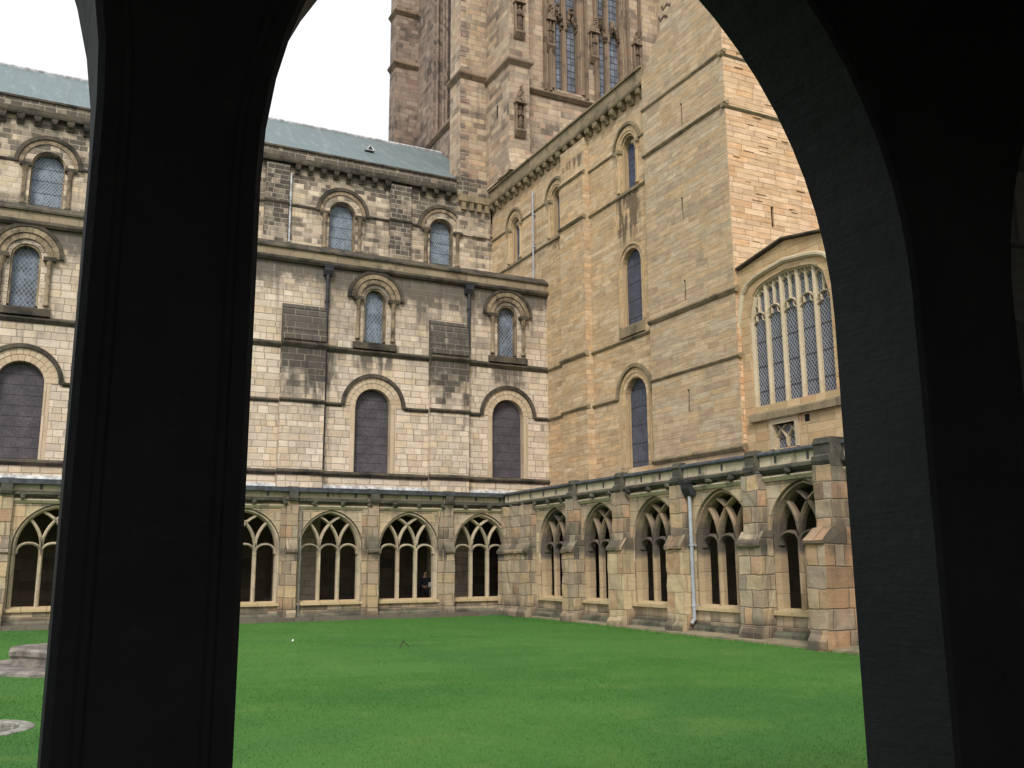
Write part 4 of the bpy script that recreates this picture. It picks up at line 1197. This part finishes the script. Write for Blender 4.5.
dr = thing('drain_cover', 'round iron drain grate in a pale stone ring, set in the lawn', 'drain')
DX, DY = -18.6, -22.35
a = MB(); a.lathe(DX, DY, [(.72, -.16), (.72, .0), (.69, .015), (.57, .015), (.54, .0), (.54, -.16)], 32, closed=True); a.build('stone_ring', M['drain'], dr, rough=.008, cut=.3)
a = MB()
for i in range(-3, 4):
    q = math.sqrt(max(0, .545 ** 2 - (i * .15) ** 2))
    a.box(DX - q, DX + q, DY + i * .15 - .01, DY + i * .15 + .01, -.018, -.004)
    a.box(DX + i * .15 - .014, DX + i * .15 + .014, DY - q, DY + q, -.022, -.008)
a.build('grate', M['drain'], dr)
a = MB(); a.lathe(DX, DY, [(.535, -.06), (.535, -.035)], 24); a.build('pit', M['void'], dr)  # black disc close under the bars, painted as the shade below

for k, (x, y, s, lb) in enumerate(((-11.56, -10.5, .035, 'tiny white scrap of litter lying on the lawn')  ,)):
    a = MB(); z = lawn_h(x, y) + .045
    a.shell([(x - s, y, z), (x + s * .6, y - s * .5, z + .02), (x + s, y + s * .4, z + .035), (x - s * .2, y + s * .7, z + .05), (x, y, z - .01)], [(0, 1, 2, 3), (1, 0, 4), (2, 1, 4), (3, 2, 4), (0, 3, 4)])
    tag(a.build('paper_scrap', M['paper']), lb, 'litter')
a = MB(); x, y = -9.6, -13.9
a.tube([(x - .12, y - .1, .03), (x, y, .2), (x + .02, y + .02, .21)], .012, 6); a.tube([(x, y, .2), (x + .16, y - .05, .06)], .01, 6)
tag(a.build('twig', M['twig']), 'small bent dark twig lying on the middle of the lawn', 'twig')

# visitor standing inside the far walk
def skin_mesh(name, verts, edges, radii, mat, parent=None, sub=1, root=0):
    me = bpy.data.meshes.new(name)
    me.from_pydata(verts, edges, [])
    o = bpy.data.objects.new(name, me); COL.objects.link(o)
    md = o.modifiers.new('skin', 'SKIN'); md.use_smooth_shade = True
    for i, r_ in enumerate(radii):
        me.skin_vertices[0].data[i].radius = (r_, r_) if not isinstance(r_, tuple) else r_
    me.skin_vertices[0].data[root].use_root = True
    sb = o.modifiers.new('sub', 'SUBSURF'); sb.levels = sub; sb.render_levels = sub
    bpy.context.view_layer.update()
    ev = o.evaluated_get(bpy.context.evaluated_depsgraph_get())
    nm = bpy.data.meshes.new_from_object(ev)
    bpy.data.objects.remove(o)
    nm.name = name
    nm.materials.clear(); nm.materials.append(mat)
    q = bpy.data.objects.new(name, nm); COL.objects.link(q)
    if parent: q.parent = parent
    return q
px, py, pz = -2.66, 2.4, .15
def PP(x, y, z): return (px + x, py + y, pz + z)
# x right (seen from the court), -y towards the court
V = [PP(0, 0, .92), PP(0, 0, 1.1), PP(0, .01, 1.3), PP(0, .01, 1.42), PP(0, -.01, 1.5), PP(0, -.02, 1.58), PP(0, -.02, 1.66),
     PP(-.1, 0, .86), PP(-.11, -.01, .48), PP(-.11, .02, .08), PP(-.12, -.14, .04), PP(.1, 0, .86), PP(.11, -.01, .48), PP(.11, .02, .08), PP(.13, -.14, .04),
     PP(-.19, .01, 1.36), PP(-.24, .0, 1.1), PP(-.1, -.22, 1.0), PP(-.06, -.28, 1.02), PP(.19, .01, 1.36), PP(.25, .0, 1.1), PP(.13, -.24, 1.06), PP(.1, -.3, 1.09),
     PP(0, -.115, 1.585)]
E_ = [(0, 1), (1, 2), (2, 3), (3, 4), (4, 5), (5, 6), (0, 7), (7, 8), (8, 9), (9, 10), (0, 11), (11, 12), (12, 13), (13, 14), (2, 15), (15, 16), (16, 17), (17, 18), (2, 19), (19, 20), (20, 21), (21, 22), (5, 23)]
rad = [.14, .13, .15, .06, .055, .085, .075, .09, .065, .045, .035, .09, .065, .045, .035, .06, .045, .035, .03, .06, .045, .035, .03, .02]
per = skin_mesh('person', V, E_, rad, M['skin'], None, 2)
tag(per, 'person in dark clothes standing inside the far arcade opening, holding a white leaflet', 'person')
jk = skin_mesh('jacket', [V[0], V[1], V[2], PP(0, .01, 1.38), V[15], V[16], PP(-.13, -.18, 1.02), V[19], V[20], PP(.15, -.2, 1.07)], [(0, 1), (1, 2), (2, 3), (2, 4), (4, 5), (5, 6), (2, 7), (7, 8), (8, 9)], [.165, .155, .175, .075, .085, .065, .052, .085, .065, .052], M['cloth'], per, 2)
tz = skin_mesh('trousers', [PP(0, 0, .95), V[7], V[8], V[9], V[11], V[12], V[13]], [(0, 1), (1, 2), (2, 3), (0, 4), (4, 5), (5, 6)], [.16, .11, .085, .065, .11, .085, .065], M['cloth'], per, 2)
hr = MB(); hr.blob(PP(0, .015, 1.655), .105, 10, 0, (.95, 1.0, .85), .06); hr.build('hair', M['hair'], per, smooth=True)
for sx, cx, cz, cy in ((-1, -.06, 1.03, -.3), (1, .1, 1.1, -.32)):
    for k in range(5):
        th = k == 0
        bx = cx + (k - 2) * .018 * -sx
        L = [PP(bx, cy, cz - .01), PP(bx + (.03 * -sx if th else 0), cy - .03, cz + .02), PP(bx + (.04 * -sx if th else 0), cy - .05, cz + (.05 if th else .035 + .006 * (2 - abs(k - 2))))]
        h = MB(); h.tube(L, .009, 6)
        h.build('finger', M['skin'], per, smooth=True)
a = MB(); a.shell([PP(.02, -.37, 1.0), PP(.2, -.36, 1.05), PP(.17, -.41, 1.24), PP(-.0, -.42, 1.19), PP(.02, -.366, 1.0), PP(.2, -.356, 1.05), PP(.17, -.406, 1.24), PP(-.0, -.416, 1.19)], [(0, 1, 2, 3), (7, 6, 5, 4), (0, 4, 5, 1), (1, 5, 6, 2), (2, 6, 7, 3), (3, 7, 4, 0)])
tag(a.build('leaflet', M['paper']), 'small white leaflet held by the person inside the far arcade', 'leaflet')
